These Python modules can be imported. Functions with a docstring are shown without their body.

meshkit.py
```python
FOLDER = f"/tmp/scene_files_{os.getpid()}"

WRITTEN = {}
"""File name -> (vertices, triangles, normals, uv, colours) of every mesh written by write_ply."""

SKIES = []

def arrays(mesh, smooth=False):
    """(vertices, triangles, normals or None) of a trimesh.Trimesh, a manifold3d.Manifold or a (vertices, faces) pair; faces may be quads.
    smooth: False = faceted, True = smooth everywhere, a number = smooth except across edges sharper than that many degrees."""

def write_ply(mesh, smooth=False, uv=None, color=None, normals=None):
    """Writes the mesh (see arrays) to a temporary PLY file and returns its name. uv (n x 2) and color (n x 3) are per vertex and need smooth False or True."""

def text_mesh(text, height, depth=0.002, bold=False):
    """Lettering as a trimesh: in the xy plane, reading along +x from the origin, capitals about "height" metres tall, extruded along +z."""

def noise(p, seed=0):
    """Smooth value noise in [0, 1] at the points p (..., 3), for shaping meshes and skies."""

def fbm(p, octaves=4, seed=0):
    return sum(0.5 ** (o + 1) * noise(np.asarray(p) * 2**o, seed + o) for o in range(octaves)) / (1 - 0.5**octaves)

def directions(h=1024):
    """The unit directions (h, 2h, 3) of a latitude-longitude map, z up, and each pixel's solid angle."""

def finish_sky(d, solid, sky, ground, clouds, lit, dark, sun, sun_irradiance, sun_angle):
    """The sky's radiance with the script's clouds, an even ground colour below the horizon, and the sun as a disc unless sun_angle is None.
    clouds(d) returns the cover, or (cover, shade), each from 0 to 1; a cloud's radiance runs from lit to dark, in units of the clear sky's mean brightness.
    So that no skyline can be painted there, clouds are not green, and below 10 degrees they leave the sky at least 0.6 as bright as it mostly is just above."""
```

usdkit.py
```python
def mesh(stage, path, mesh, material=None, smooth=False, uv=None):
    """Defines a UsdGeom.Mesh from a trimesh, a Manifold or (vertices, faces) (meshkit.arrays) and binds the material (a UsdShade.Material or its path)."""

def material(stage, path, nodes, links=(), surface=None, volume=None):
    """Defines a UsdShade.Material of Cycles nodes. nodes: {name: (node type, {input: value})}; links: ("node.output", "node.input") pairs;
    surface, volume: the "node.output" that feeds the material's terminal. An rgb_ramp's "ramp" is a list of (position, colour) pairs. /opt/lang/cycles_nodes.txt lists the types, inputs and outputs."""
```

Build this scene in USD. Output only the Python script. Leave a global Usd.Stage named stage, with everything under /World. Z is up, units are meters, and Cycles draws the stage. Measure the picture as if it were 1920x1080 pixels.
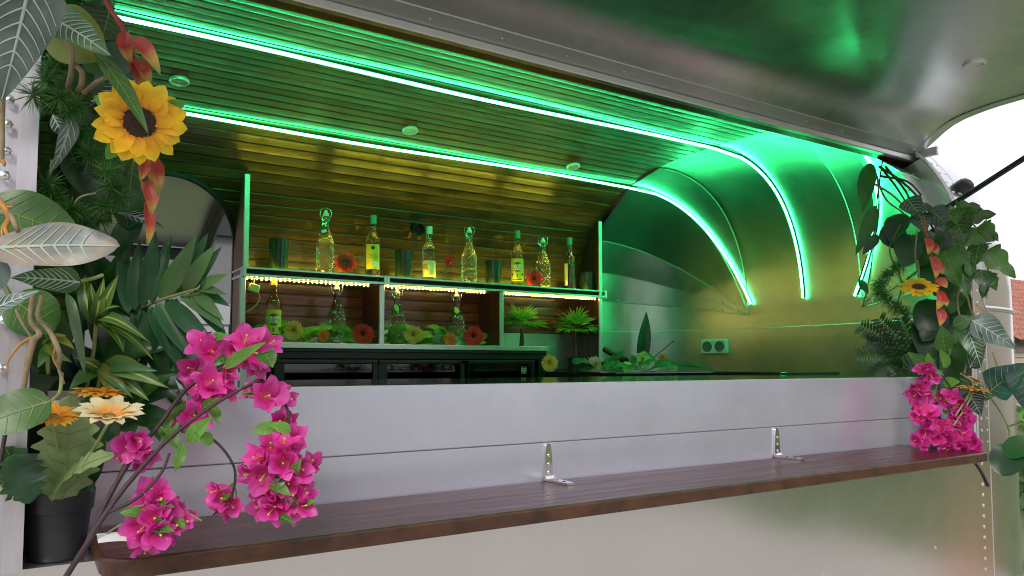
import math, random
import numpy as np, trimesh, usdkit, meshkit
from pxr import Usd, UsdGeom, UsdLux, UsdShade, Gf, Sdf, Vt
from shapely.geometry import Polygon, LineString, Point

stage = Usd.Stage.CreateInMemory()
UsdGeom.Xform.Define(stage, '/World')
UsdGeom.SetStageUpAxis(stage, UsdGeom.Tokens.z)

# ---------------------------------------------------------------- camera
FOC, CX, CY, HOR, VPX = 1420.0, 960.0, 600.0, 683.0, 3182.0     # in pixels of a 1920 wide frame
PITCH = math.atan((HOR - CY) / FOC)
YAW = math.atan((VPX - CX) * math.cos(PITCH) / FOC)
EYE = np.array([0.0, -1.6, 1.40])
FWD = np.array([math.cos(YAW) * math.cos(PITCH), math.sin(YAW) * math.cos(PITCH), math.sin(PITCH)])
RGT = np.array([math.sin(YAW), -math.cos(YAW), 0.0])
UPV = np.cross(RGT, FWD)
cam = UsdGeom.Camera.Define(stage, '/World/camera')
cam.CreateHorizontalApertureAttr(36.0)
cam.CreateVerticalApertureAttr(20.25)
cam.CreateFocalLengthAttr(36.0 * FOC / 1920)
cam.CreateVerticalApertureOffsetAttr(36.0 * (CY - 540) / 1920)
cam.CreateClippingRangeAttr(Gf.Vec2f(0.03, 3000))
cam.AddTransformOp().Set(Gf.Matrix4d(*[*RGT, 0.0], *[*UPV, 0.0], *[*(-FWD), 0.0], *[*EYE, 1.0]))
cam.CreateExposureAttr(0.40)

# ---------------------------------------------------------------- sky and sun (soft evening overcast)
SUN_EL, SUN_AZ = math.radians(38), math.radians(215)            # azimuth = atan2(x, y) of the direction towards the sun
sky = UsdLux.DomeLight.Define(stage, '/World/sky')
skymat = usdkit.material(stage, '/World/Looks/overcast_sky', {
    'sky': ('sky_texture', {'sky_type': 'single_scattering', 'sun_disc': False, 'sun_elevation': SUN_EL, 'sun_rotation': SUN_AZ,
                            'aerosol_density': 2.0}),
    'tc': ('texture_coordinate', {}),
    'n': ('noise_texture', {'scale': 2.2, 'detail': 5.0, 'roughness': 0.55}),
    'r': ('rgb_ramp', {'ramp': [(0.25, (0.55, 0.55, 0.55)), (0.6, (1, 1, 1))]}),
    'c': ('color', {'value': (9.7, 9.8, 10.7)}),
    'm': ('mix', {'mix_type': 'mix'}),
    'bg': ('background_shader', {'strength': 0.1})},
    [('tc.generated', 'n.vector'), ('n.fac', 'r.fac'), ('r.color', 'm.fac'), ('sky.color', 'm.color1'), ('c.color', 'm.color2'), ('m.color', 'bg.color')],
    surface='bg.background')
UsdShade.MaterialBindingAPI.Apply(sky.GetPrim()).Bind(skymat)
sun = UsdLux.DistantLight.Define(stage, '/World/sun')
sun.CreateIntensityAttr(0.3)
sun.CreateAngleAttr(14.0)
sun.CreateNormalizeAttr(True)
sun.CreateColorAttr(Gf.Vec3f(1.0, 0.95, 0.87))
_d = np.array([math.sin(SUN_AZ) * math.cos(SUN_EL), math.cos(SUN_AZ) * math.cos(SUN_EL), math.sin(SUN_EL)])
_x = np.cross([0, 0, 1], _d); _x /= np.linalg.norm(_x); _y = np.cross(_d, _x)
sun.AddTransformOp().Set(Gf.Matrix4d(*[*_x, 0.0], *[*_y, 0.0], *[*_d, 0.0], 0.0, 0.0, 0.0, 1.0))

# ---------------------------------------------------------------- helpers
rng = random.Random(7)
def ray(px, py): return FWD + RGT * (px - CX) / FOC - UPV * (py - CY) / FOC
def at(px, py, X=None, Y=None, Z=None):
    """a point of the photograph's picture on the plane x = X, y = Y or z = Z"""
    r = ray(px, py)
    t = (X - EYE[0]) / r[0] if X is not None else (Y - EYE[1]) / r[1] if Y is not None else (Z - EYE[2]) / r[2]
    return EYE + r * t
def unit(v):
    v = np.asarray(v, float); n = np.linalg.norm(v)
    return v / n if n > 1e-12 else v
LOC, COUNT = {}, {}
def fresh(parent, name):
    k = (parent, name); n = COUNT.get(k, 0); COUNT[k] = n + 1
    return f'{parent}/{name}' + (f'_{n:03d}' if n else '')
def tag(prim, label=None, cat=None, group=None, kind=None):
    for k, v in (('label', label), ('category', cat), ('group', group), ('kind', kind)):
        if v: prim.SetCustomDataByKey(k, v)
def thing(name, label, cat, loc=(0, 0, 0), group=None, kind=None):
    p = fresh('/World', name)
    x = UsdGeom.Xform.Define(stage, p); x.AddTranslateOp().Set(Gf.Vec3d(*map(float, loc)))
    LOC[p] = np.asarray(loc, float)
    tag(x.GetPrim(), label, cat, group, kind)
    return p
def V(m):
    if isinstance(m, (list,)): m = join(m)
    if isinstance(m, tuple):
        v, f = np.asarray(m[0], float), np.asarray(m[1], int)
        if f.shape[1] == 4: f = np.vstack([f[:, [0, 1, 2]], f[:, [0, 2, 3]]])
        return v, f
    return np.asarray(m.vertices, float), np.asarray(m.faces, int)
def join(ms):
    vs, fs, n = [], [], 0
    for m in ms:
        v, f = V(m); vs.append(v); fs.append(f + n); n += len(v)
    return np.vstack(vs), np.vstack(fs)
def part(parent, name, m, mat, smooth=40, label=None, kind=None, uv=None, x=False):
    """one Mesh under a thing or a part; coordinates are given in the world"""
    p = fresh(parent, name); loc = LOC[parent]
    v, f = V(m)
    usdkit.mesh(stage, p, (v - loc, f), MATS[mat] if isinstance(mat, str) else mat, smooth=smooth, uv=uv)
    LOC[p] = loc
    tag(stage.GetPrimAtPath(p), label, None, None, kind)
    return p
def single(name, m, mat, label, cat, smooth=40, group=None, kind=None, loc=None):
    p = fresh('/World', name); v, f = V(m)
    loc = np.array([v[:, 0].mean(), v[:, 1].mean(), v[:, 2].min()]) if loc is None else np.asarray(loc, float)
    g = usdkit.mesh(stage, p, (v - loc, f), MATS[mat] if isinstance(mat, str) else mat, smooth=smooth)
    g.AddTranslateOp().Set(Gf.Vec3d(*map(float, loc)))
    LOC[p] = loc
    tag(g.GetPrim(), label, cat, group, kind)
    return p
def structure(name, m, mat, smooth=False):
    p = fresh('/World', name); LOC[p] = np.zeros(3)
    g = usdkit.mesh(stage, p, V(m), MATS[mat], smooth=smooth); tag(g.GetPrim(), kind='structure')
    return p
def box(x0, x1, y0, y1, z0, z1, b=0.0):
    if b <= 0:
        v = np.array([[x, y, z] for x in (x0, x1) for y in (y0, y1) for z in (z0, z1)], float)
        return v, np.array([[0, 1, 3, 2], [4, 6, 7, 5], [0, 4, 5, 1], [2, 3, 7, 6], [0, 2, 6, 4], [1, 5, 7, 3]])
    pts = []
    for x, sx in ((x0, 1), (x1, -1)):
        for y, sy in ((y0, 1), (y1, -1)):
            for z, sz in ((z0, 1), (z1, -1)):
                pts += [[x, y + sy * b, z + sz * b], [x + sx * b, y, z + sz * b], [x + sx * b, y + sy * b, z]]
    h = trimesh.Trimesh(np.array(pts)).convex_hull
    return np.array(h.vertices), np.array(h.faces)
def turned(m, R=None, at_=(0, 0, 0)):
    v, f = V(m)
    if R is not None: v = v @ np.asarray(R, float).T
    return v + np.asarray(at_, float), f
def basis(z, xhint=(1, 0, 0)):
    z = unit(z); x = np.asarray(xhint, float) - z * np.dot(z, xhint)
    if np.linalg.norm(x) < 1e-6: x = np.cross([0.3, 1, 0.2], z)
    x = unit(x); return np.stack([x, np.cross(z, x), z], 1)
def smoothpath(pts, n=24):
    """Catmull-Rom through the points"""
    P = np.asarray(pts, float)
    if len(P) < 3:
        return np.array([P[0] + (P[-1] - P[0]) * t for t in np.linspace(0, 1, max(2, n))])
    Q = np.vstack([2 * P[0] - P[1], P, 2 * P[-1] - P[-2]]); out = []
    for u in np.linspace(0, len(P) - 1, n):
        i = min(int(u), len(P) - 2); t = u - i; a, b, c, d = Q[i:i + 4]
        out.append(0.5 * (2 * b + (c - a) * t + (2 * a - 5 * b + 4 * c - d) * t * t + (3 * b - a - 3 * c + d) * t ** 3))
    return np.array(out)
def tube(pts, r, n=8, caps=True):
    P = np.asarray(pts, float); k = len(P)
    r = np.full(k, r, float) if np.ndim(r) == 0 else np.interp(np.linspace(0, 1, k), np.linspace(0, 1, len(r)), r)
    T = np.gradient(P, axis=0); T /= np.maximum(np.linalg.norm(T, axis=1, keepdims=True), 1e-9)
    nrm = np.cross(T[0], [0.31, 0.2, 0.9]); nrm = unit(nrm) if np.linalg.norm(nrm) > 1e-3 else unit(np.cross(T[0], [1, 0, 0]))
    v = []
    ang = np.arange(n) * 2 * np.pi / n
    for i in range(k):
        nrm = unit(nrm - T[i] * np.dot(nrm, T[i])); bn = np.cross(T[i], nrm)
        v.append(P[i] + r[i] * (np.cos(ang)[:, None] * nrm + np.sin(ang)[:, None] * bn))
    v = np.vstack(v); f = []
    for i in range(k - 1):
        for j in range(n):
            a, b = i * n + j, i * n + (j + 1) % n
            f += [[a, b, b + n], [a, b + n, a + n]]
    if caps:
        v = np.vstack([v, P[0], P[-1]])
        for j in range(n):
            f += [[k * n, (j + 1) % n, j], [k * n + 1, (k - 1) * n + j, (k - 1) * n + (j + 1) % n]]
    return v, np.array(f)
def grid(fn, nu, nv):
    """sheet: fn(u, v) -> point, u and v from 0 to 1"""
    v = np.array([fn(a, b) for a in np.linspace(0, 1, nu) for b in np.linspace(0, 1, nv)], float)
    f = [[i * nv + j, (i + 1) * nv + j, (i + 1) * nv + j + 1, i * nv + j + 1] for i in range(nu - 1) for j in range(nv - 1)]
    return v, np.array(f)
def plate(sheet, t):
    """gives a sheet (v, f) a thickness t along its normals, closed"""
    v, f = V(sheet); m = trimesh.Trimesh(v, f, process=False)
    n = np.array(m.vertex_normals)
    k = len(v); e = trimesh.grouping.group_rows(np.sort(m.edges, 1), require_count=1)
    E = m.edges[e]
    side = np.vstack([[[a, b + k, b], [a, a + k, b + k]] for a, b in E]).reshape(-1, 3)
    return np.vstack([v, v - n * t]), np.vstack([f, f[:, ::-1] + k, side[:, ::-1]])
def lathe(prof, n=32, axis_at=(0, 0, 0)):
    """prof: (r, z) pairs"""
    prof = np.asarray(prof, float); a = np.arange(n) * 2 * np.pi / n
    v = np.array([[r * math.cos(t), r * math.sin(t), z] for r, z in prof for t in a]); f = []
    for i in range(len(prof) - 1):
        for j in range(n):
            p, q = i * n + j, i * n + (j + 1) % n
            f += [[p, q, q + n], [p, q + n, p + n]]
    return v + np.asarray(axis_at, float), np.array(f)
def ball(c, r, sub=1, s=(1, 1, 1)):
    m = trimesh.creation.icosphere(sub, 1.0)
    return np.array(m.vertices) * np.asarray(s) * r + np.asarray(c), np.array(m.faces)
def dome(c, n, r, h=None):
    """a rivet head: low half dome on a surface"""
    h = r * 0.55 if h is None else h
    m = lathe([(r, -0.001), (r * 0.9, h * 0.45), (r * 0.5, h * 0.88), (1e-4, h)], 7)
    return turned(m, basis(n), c)

# ---------------------------------------------------------------- materials
MATS = {}
def mat(name, nodes, links=(), surface='p.BSDF'):
    MATS[name] = usdkit.material(stage, '/World/Looks/' + name, nodes, links, surface=surface); return MATS[name]
def plain(name, col, rough=0.5, metal=0.0, noise=0.12, scale=14.0, bump=0.0, bscale=60.0, space='object', stretch=(1, 1, 1), rvar=0.0, rand=0.0, **kw):
    """a principled surface whose colour varies by a noise, with an optional fine bump and roughness variation"""
    c = np.asarray(col, float)
    n = {'tc': ('texture_coordinate', {}), 'mp': ('mapping', {'scale': tuple(np.asarray(stretch, float))}),
         'n': ('noise_texture', {'scale': scale, 'detail': 4.0, 'roughness': 0.6}),
         'r': ('rgb_ramp', {'ramp': [(0.3, tuple(c * (1 - noise))), (0.7, tuple(np.minimum(c * (1 + noise), 1)))]}),
         'p': ('principled_bsdf', {'roughness': rough, 'metallic': metal, **kw})}
    l = [('tc.object', 'mp.vector'), ('mp.vector', 'n.vector'), ('n.fac', 'r.fac')]
    if rand:
        n['oi'] = ('object_info', {}); n['mr'] = ('map_range', {'from_min': 0.0, 'from_max': 1.0, 'to_min': 1 - rand, 'to_max': 1 + rand})
        n['h'] = ('hsv', {}); l += [('oi.random', 'mr.value'), ('mr.result', 'h.value'), ('r.color', 'h.color'), ('h.color', 'p.base_color')]
    else: l += [('r.color', 'p.base_color')]
    if rvar:
        n['rr'] = ('map_range', {'from_min': 0.3, 'from_max': 0.7, 'to_min': max(0.02, rough - rvar), 'to_max': rough + rvar, 'clamp': True})
        l += [('n.fac', 'rr.value'), ('rr.result', 'p.roughness')]
    if bump:
        n['bn'] = ('noise_texture', {'scale': bscale, 'detail': 3.0}); n['b'] = ('bump', {'strength': bump, 'distance': 0.002})
        l += [('mp.vector', 'bn.vector'), ('bn.fac', 'b.height'), ('b.normal', 'p.normal')]
    return mat(name, n, l)
def sheet_metal(name, col, rough, wave=0.25, wscale=1.6, rvar=0.02, brush=(2, 2, 220), metal=1.0):
    """aluminium sheet: slow unevenness, brushed grain, smears in the gloss"""
    c = np.asarray(col, float)
    return mat(name, {
        'tc': ('texture_coordinate', {}), 'mp': ('mapping', {'scale': brush}),
        'g': ('noise_texture', {'scale': 3.0, 'detail': 3.0}), 'w': ('noise_texture', {'scale': wscale, 'detail': 1.5}),
        's': ('noise_texture', {'scale': 5.0, 'detail': 5.0, 'roughness': 0.65}),
        'rc': ('rgb_ramp', {'ramp': [(0.3, tuple(c * 0.97)), (0.7, tuple(np.minimum(c * 1.02, 0.97)))]}),
        'rr': ('map_range', {'from_min': 0.3, 'from_max': 0.7, 'to_min': rough - rvar, 'to_max': rough + rvar, 'clamp': True}),
        'b1': ('bump', {'strength': wave, 'distance': 0.05}), 'b2': ('bump', {'strength': 0.06, 'distance': 0.0006}),
        'p': ('principled_bsdf', {'metallic': metal})},
        [('tc.object', 'mp.vector'), ('mp.vector', 'g.vector'), ('tc.object', 'w.vector'), ('tc.object', 's.vector'), ('s.fac', 'rc.fac'), ('rc.color', 'p.base_color'),
         ('s.fac', 'rr.value'), ('rr.result', 'p.roughness'), ('w.fac', 'b1.height'), ('g.fac', 'b2.height'), ('b1.normal', 'b2.normal'), ('b2.normal', 'p.normal')])
def wood(name, dark, light, rough, along=(2.2, 30, 30), rand=0.25, coat=0.0, knots=True, spec=0.5, bk=1.0):
    return mat(name, {
        'tc': ('texture_coordinate', {}), 'oi': ('object_info', {}), 'off': ('combine_xyz', {}), 'ml': ('math', {'math_type': 'multiply', 'value2': 37.0}),
        'ad': ('vector_math', {'math_type': 'add'}), 'mp': ('mapping', {'scale': along}),
        'g': ('noise_texture', {'scale': 1.6, 'detail': 6.0, 'roughness': 0.62, 'distortion': 0.6}),
        'k': ('noise_texture', {'scale': 3.2, 'detail': 1.0}), 'kr': ('rgb_ramp', {'ramp': [(0.62, (1, 1, 1)), (0.7, (0.45, 0.45, 0.45))]}),
        'rc': ('rgb_ramp', {'ramp': [(0.32, dark), (0.52, tuple((np.array(dark) + np.array(light)) / 2)), (0.7, light)]}),
        'mk': ('mix', {'mix_type': 'multiply', 'fac': 0.8 if knots else 0.0}),
        'mr': ('map_range', {'from_min': 0.0, 'from_max': 1.0, 'to_min': 1 - rand, 'to_max': 1 + rand}), 'h': ('hsv', {}),
        'rr': ('map_range', {'from_min': 0.3, 'from_max': 0.7, 'to_min': rough + 0.09, 'to_max': max(0.04, rough - 0.06), 'clamp': True}),
        'b': ('bump', {'strength': 0.35 * bk, 'distance': 0.0015}), 'w': ('noise_texture', {'scale': 7.0, 'detail': 2.0}), 'b2': ('bump', {'strength': 0.25 * bk, 'distance': 0.01}),
        'p': ('principled_bsdf', {'coat_weight': coat, 'coat_roughness': 0.12, 'specular_ior_level': spec})},
        [('oi.random', 'ml.value1'), ('ml.value', 'off.x'), ('ml.value', 'off.y'), ('tc.object', 'ad.vector1'), ('off.vector', 'ad.vector2'), ('ad.vector', 'mp.vector'),
         ('mp.vector', 'g.vector'), ('ad.vector', 'k.vector'), ('k.fac', 'kr.fac'), ('g.fac', 'rc.fac'), ('rc.color', 'mk.color1'), ('kr.color', 'mk.color2'),
         ('oi.random', 'mr.value'), ('mr.result', 'h.value'), ('mk.color', 'h.color'), ('h.color', 'p.base_color'), ('g.fac', 'rr.value'), ('rr.result', 'p.roughness'),
         ('g.fac', 'b.height'), ('ad.vector', 'w.vector'), ('w.fac', 'b2.height'), ('b.normal', 'b2.normal'), ('b2.normal', 'p.normal')])
def glow(name, col, strength):
    return mat(name, {'e': ('emission', {'color': col, 'strength': strength})}, surface='e.emission')
def leaf_mat(name, c1, c2, rough=0.38, scale=9.0, trans=0.25, rand=0.22, stripes=0.0, sscale=60):
    """a leaf or petal: colour mottled between two tones, thin and slightly translucent"""
    c1, c2 = tuple(c1), tuple(c2); ct = tuple(np.minimum(np.array(c2) * 1.6, 0.9))
    return mat(name, {
        'tc': ('texture_coordinate', {}), 'n': ('noise_texture', {'scale': scale, 'detail': 4.0, 'roughness': 0.6}),
        'oi': ('object_info', {}), 'mr': ('map_range', {'from_min': 0.0, 'from_max': 1.0, 'to_min': 1 - rand, 'to_max': 1 + rand}), 'h': ('hsv', {}),
        'r': ('rgb_ramp', {'ramp': [(0.35, c1), (0.65, c2)]}),
        'b': ('bump', {'strength': 0.3, 'distance': 0.003}),
        'p': ('principled_bsdf', {'roughness': rough}), 't': ('translucent_bsdf', {'color': ct}), 'mx': ('mix_closure', {'fac': trans})},
        [('tc.object', 'n.vector'), ('n.fac', 'r.fac'), ('oi.random', 'mr.value'), ('mr.result', 'h.value'), ('r.color', 'h.color'), ('h.color', 'p.base_color'),
         ('n.fac', 'b.height'), ('b.normal', 'p.normal'), ('p.BSDF', 'mx.closure1'), ('t.BSDF', 'mx.closure2')], surface='mx.closure')
def uv_leaf(name, base, edge, rough=0.4, trans=0.2, axis='x', rand=0.15, stops=None):
    """colour runs along the st coordinate u (base to tip); a petal, bract or striped blade"""
    st = stops or [(0.0, base), (1.0, edge)]
    return mat(name, {
        'a': ('attribute', {'attribute': 'st'}), 'sx': ('separate_xyz', {}), 'r': ('rgb_ramp', {'ramp': st}),
        'tc': ('texture_coordinate', {}), 'n': ('noise_texture', {'scale': 30.0, 'detail': 3.0}), 'nr': ('map_range', {'from_min': 0.25, 'from_max': 0.75, 'to_min': 0.8, 'to_max': 1.15}),
        'oi': ('object_info', {}), 'mr': ('map_range', {'from_min': 0.0, 'from_max': 1.0, 'to_min': 1 - rand, 'to_max': 1 + rand}), 'mm': ('math', {'math_type': 'multiply'}),
        'h': ('hsv', {}), 'b': ('bump', {'strength': 0.3, 'distance': 0.002}),
        'p': ('principled_bsdf', {'roughness': rough}), 't': ('translucent_bsdf', {}), 'mx': ('mix_closure', {'fac': trans})},
        [('a.vector', 'sx.vector'), ('sx.' + axis, 'r.fac'), ('tc.object', 'n.vector'), ('n.fac', 'nr.value'), ('oi.random', 'mr.value'), ('mr.result', 'mm.value1'), ('nr.result', 'mm.value2'),
         ('mm.value', 'h.value'), ('r.color', 'h.color'), ('h.color', 'p.base_color'), ('h.color', 't.color'), ('n.fac', 'b.height'), ('b.normal', 'p.normal'), ('p.BSDF', 'mx.closure1'), ('t.BSDF', 'mx.closure2')],
        surface='mx.closure')

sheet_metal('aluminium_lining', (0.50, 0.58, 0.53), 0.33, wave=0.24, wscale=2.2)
sheet_metal('aluminium_skin', (0.67, 0.655, 0.64), 0.20, wave=0.20, wscale=1.3)
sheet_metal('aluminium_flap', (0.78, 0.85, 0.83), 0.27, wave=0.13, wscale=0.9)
sheet_metal('anodised_fascia', (0.66, 0.66, 0.76), 0.27, wave=0.13, wscale=1.4, brush=(1, 1, 160), metal=0.62, rvar=0.012)
plain('aluminium_trim', (0.70, 0.69, 0.69), 0.40, 1.0, 0.03, 6, rvar=0.02)
plain('white_frame', (0.62, 0.60, 0.65), 0.38, 0.8, 0.05, 8, stretch=(8, 8, 1), rvar=0.04)
plain('hinge_metal', (0.55, 0.59, 0.57), 0.36, 0.9, 0.03, 4)
plain('rivet_steel', (0.80, 0.80, 0.80), 0.22, 1.0, 0.05)
plain('chrome', (0.80, 0.77, 0.74), 0.12, 1.0, 0.06, 40)
plain('black_rubber', (0.012, 0.012, 0.014), 0.5, 0, 0.2)
plain('black_plastic', (0.018, 0.019, 0.022), 0.42, 0, 0.15, 30, bump=0.05)
plain('pot_plastic', (0.022, 0.023, 0.028), 0.48, 0, 0.2, 20, bump=0.12, bscale=90)
plain('fridge_black', (0.004, 0.004, 0.005), 0.4, 0, 0.2)
plain('fridge_liner', (0.22, 0.23, 0.23), 0.5, 0, 0.05)
plain('countertop', (0.016, 0.018, 0.017), 0.07, 0, 0.4, 90)
plain('shelf_edge', (0.62, 0.64, 0.66), 0.35, 0.8, 0.05, 20)
plain('socket_white', (0.62, 0.60, 0.60), 0.35, 0, 0.03)
plain('paper', (0.78, 0.78, 0.76), 0.7, 0, 0.05)
plain('lamp_rim', (0.72, 0.72, 0.70), 0.3, 0.2, 0.03)
plain('lamp_glass', (0.62, 0.64, 0.60), 0.35, 0, 0.05)
plain('cable_white', (0.75, 0.68, 0.35), 0.45, 0, 0.05)
plain('strut_paint', (0.035, 0.03, 0.045), 0.3, 0.3, 0.1)
wood('ceiling_wood', (0.042, 0.015, 0.006), (0.21, 0.085, 0.028), 0.25, along=(2.0, 26, 26), rand=0.3, coat=0.25)
wood('shelf_wood', (0.056, 0.0125, 0.006), (0.072, 0.017, 0.008), 0.25, along=(1.5, 30, 30), rand=0.1, coat=0.0, knots=False, spec=0.12, bk=0.10)
wood('edge_wood', (0.028, 0.010, 0.005), (0.10, 0.040, 0.016), 0.36, along=(9, 30, 12), rand=0.1, knots=False)
wood('post_wood', (0.10, 0.03, 0.015), (0.30, 0.10, 0.05), 0.35, along=(30, 30, 3), rand=0.1, knots=False)
wood('panel_wood', (0.02, 0.008, 0.004), (0.08, 0.03, 0.012), 0.35, along=(26, 26, 3), rand=0.1, knots=False)
glow('green_neon', (0.042, 1.0, 0.27), 25.0)
glow('fairy_bulb', (1.0, 0.70, 0.18), 50.0)
glow('warm_strip', (0.98, 0.82, 0.04), 29.0)
mat('bottle_glass', {'p': ('principled_bsdf', {'base_color': (0.96, 0.99, 0.96), 'roughness': 0.02, 'transmission_weight': 1.0, 'ior': 1.47})})
mat('smoked_glass', {'p': ('principled_bsdf', {'base_color': (0.05, 0.09, 0.07), 'roughness': 0.16, 'transmission_weight': 0.6, 'ior': 1.47})})
mat('fridge_glass', {'t': ('transparent_bsdf', {'color': (0.25, 0.27, 0.28)}), 'g': ('glossy_bsdf', {'roughness': 0.03, 'color': (0.9, 0.9, 0.9)}), 'fr': ('fresnel', {'IOR': 1.55}), 'mx': ('mix_closure', {})},
    [('fr.fac', 'mx.fac'), ('t.BSDF', 'mx.closure1'), ('g.BSDF', 'mx.closure2')], surface='mx.closure')

# ---------------------------------------------------------------- materials of the surroundings
plain('lawn', (0.085, 0.12, 0.035), 0.8, 0, 0.45, 1.3, bump=0.6, bscale=40)
plain('gravel', (0.43, 0.395, 0.35), 0.85, 0, 0.3, 3.0, bump=0.7, bscale=70)
plain('garage_door', (0.34, 0.34, 0.35), 0.6, 0, 0.08, 2)
plain('garage_grey', (0.16, 0.165, 0.17), 0.8, 0, 0.08, 2)
plain('house_plaster', (0.50, 0.44, 0.36), 0.85, 0, 0.1, 2)
plain('plank_beige', (0.42, 0.34, 0.26), 0.75, 0, 0.18, 3, stretch=(0.4, 0.4, 6), rand=0.12)
mat('brick_red', {'tc': ('texture_coordinate', {}), 'mp': ('mapping', {'rotation': (math.pi / 2, 0, 0)}),
    'b': ('brick_texture', {'color1': (0.30, 0.11, 0.06), 'color2': (0.22, 0.08, 0.045), 'mortar': (0.35, 0.32, 0.28), 'scale': 4.0, 'mortar_size': 0.012}),
    'p': ('principled_bsdf', {'roughness': 0.85})}, [('tc.object', 'mp.vector'), ('mp.vector', 'b.vector'), ('b.color', 'p.base_color')])
plain('path_brick', (0.42, 0.19, 0.09), 0.8, 0, 0.2, 9)
plain('roof_tile', (0.34, 0.13, 0.085), 0.75, 0, 0.3, 6, rand=0.2)
plain('window_dark', (0.05, 0.06, 0.07), 0.08, 0, 0.1)
plain('window_white', (0.75, 0.75, 0.73), 0.5, 0, 0.04)
plain('bark', (0.09, 0.065, 0.045), 0.85, 0, 0.3, 8, bump=0.6)
leaf_mat('tree_leaf', (0.035, 0.085, 0.018), (0.09, 0.17, 0.04), 0.5, 1.0, 0.25)
leaf_mat('hedge_leaf', (0.04, 0.09, 0.02), (0.11, 0.18, 0.045), 0.5, 1.0, 0.2)

plain('socket_grey', (0.10, 0.11, 0.11), 0.4)
# ---------------------------------------------------------------- cross-sections of the trailer (y across, z up; x runs along it)
YC, Z0, NP = 1.04, 1.61, 2.7
class Shell:
    def __init__(s, a, b, X0, A, p): s.a, s.b, s.X0, s.A, s.p = a, b, X0, A, p
    def yz(s, th):                      # th 0 = front springing, pi = rear springing
        c, q = math.cos(th), abs(math.sin(th))
        return YC - s.a * math.copysign(abs(c) ** (2 / NP), c), Z0 + s.b * q ** (2 / NP)
    def gauge(s, y, z): return (abs((y - YC) / s.a) ** NP + (max(z - Z0, 0) / s.b) ** NP) ** (1 / NP)
    def lift(s, y, z, off=0.0):         # the rounded end over the cross-section
        g = min(s.gauge(y, z), 1.0)
        p = np.array([s.X0 + s.A * max(0.0, 1 - g ** s.p) ** (1 / s.p), y, z])
        return p + s.normal_in(y, z) * off if off else p
    def normal_in(s, y, z):
        e = 1e-3
        def F(x, y, z): return (max(x - s.X0, 0) / s.A) ** s.p + s.gauge(y, z) ** s.p
        g = min(s.gauge(y, z), 0.9999); x = s.X0 + s.A * (1 - g ** s.p) ** (1 / s.p)
        return -unit([F(x + e, y, z) - F(x - e, y, z), F(x, y + e, z) - F(x, y - e, z), F(x, y, z + e) - F(x, y, z - e)])
    def y_at(s, z, side):               # side -1 front, +1 rear
        q = max(z - Z0, 0) / s.b
        return YC + side * s.a * max(0.0, 1 - q ** NP) ** (1 / NP)
    def th_at(s, z, rear):
        t = math.asin(min(1, ((z - Z0) / s.b) ** (NP / 2))); return math.pi - t if rear else t
INN = Shell(1.10, 0.89, 2.90, 0.70, 2.4)
OUT = Shell(1.14, 0.93, 3.17, 0.82, 2.5)
XL, XR = 0.003, 3.05                    # the serving opening runs from XL to XR

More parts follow.
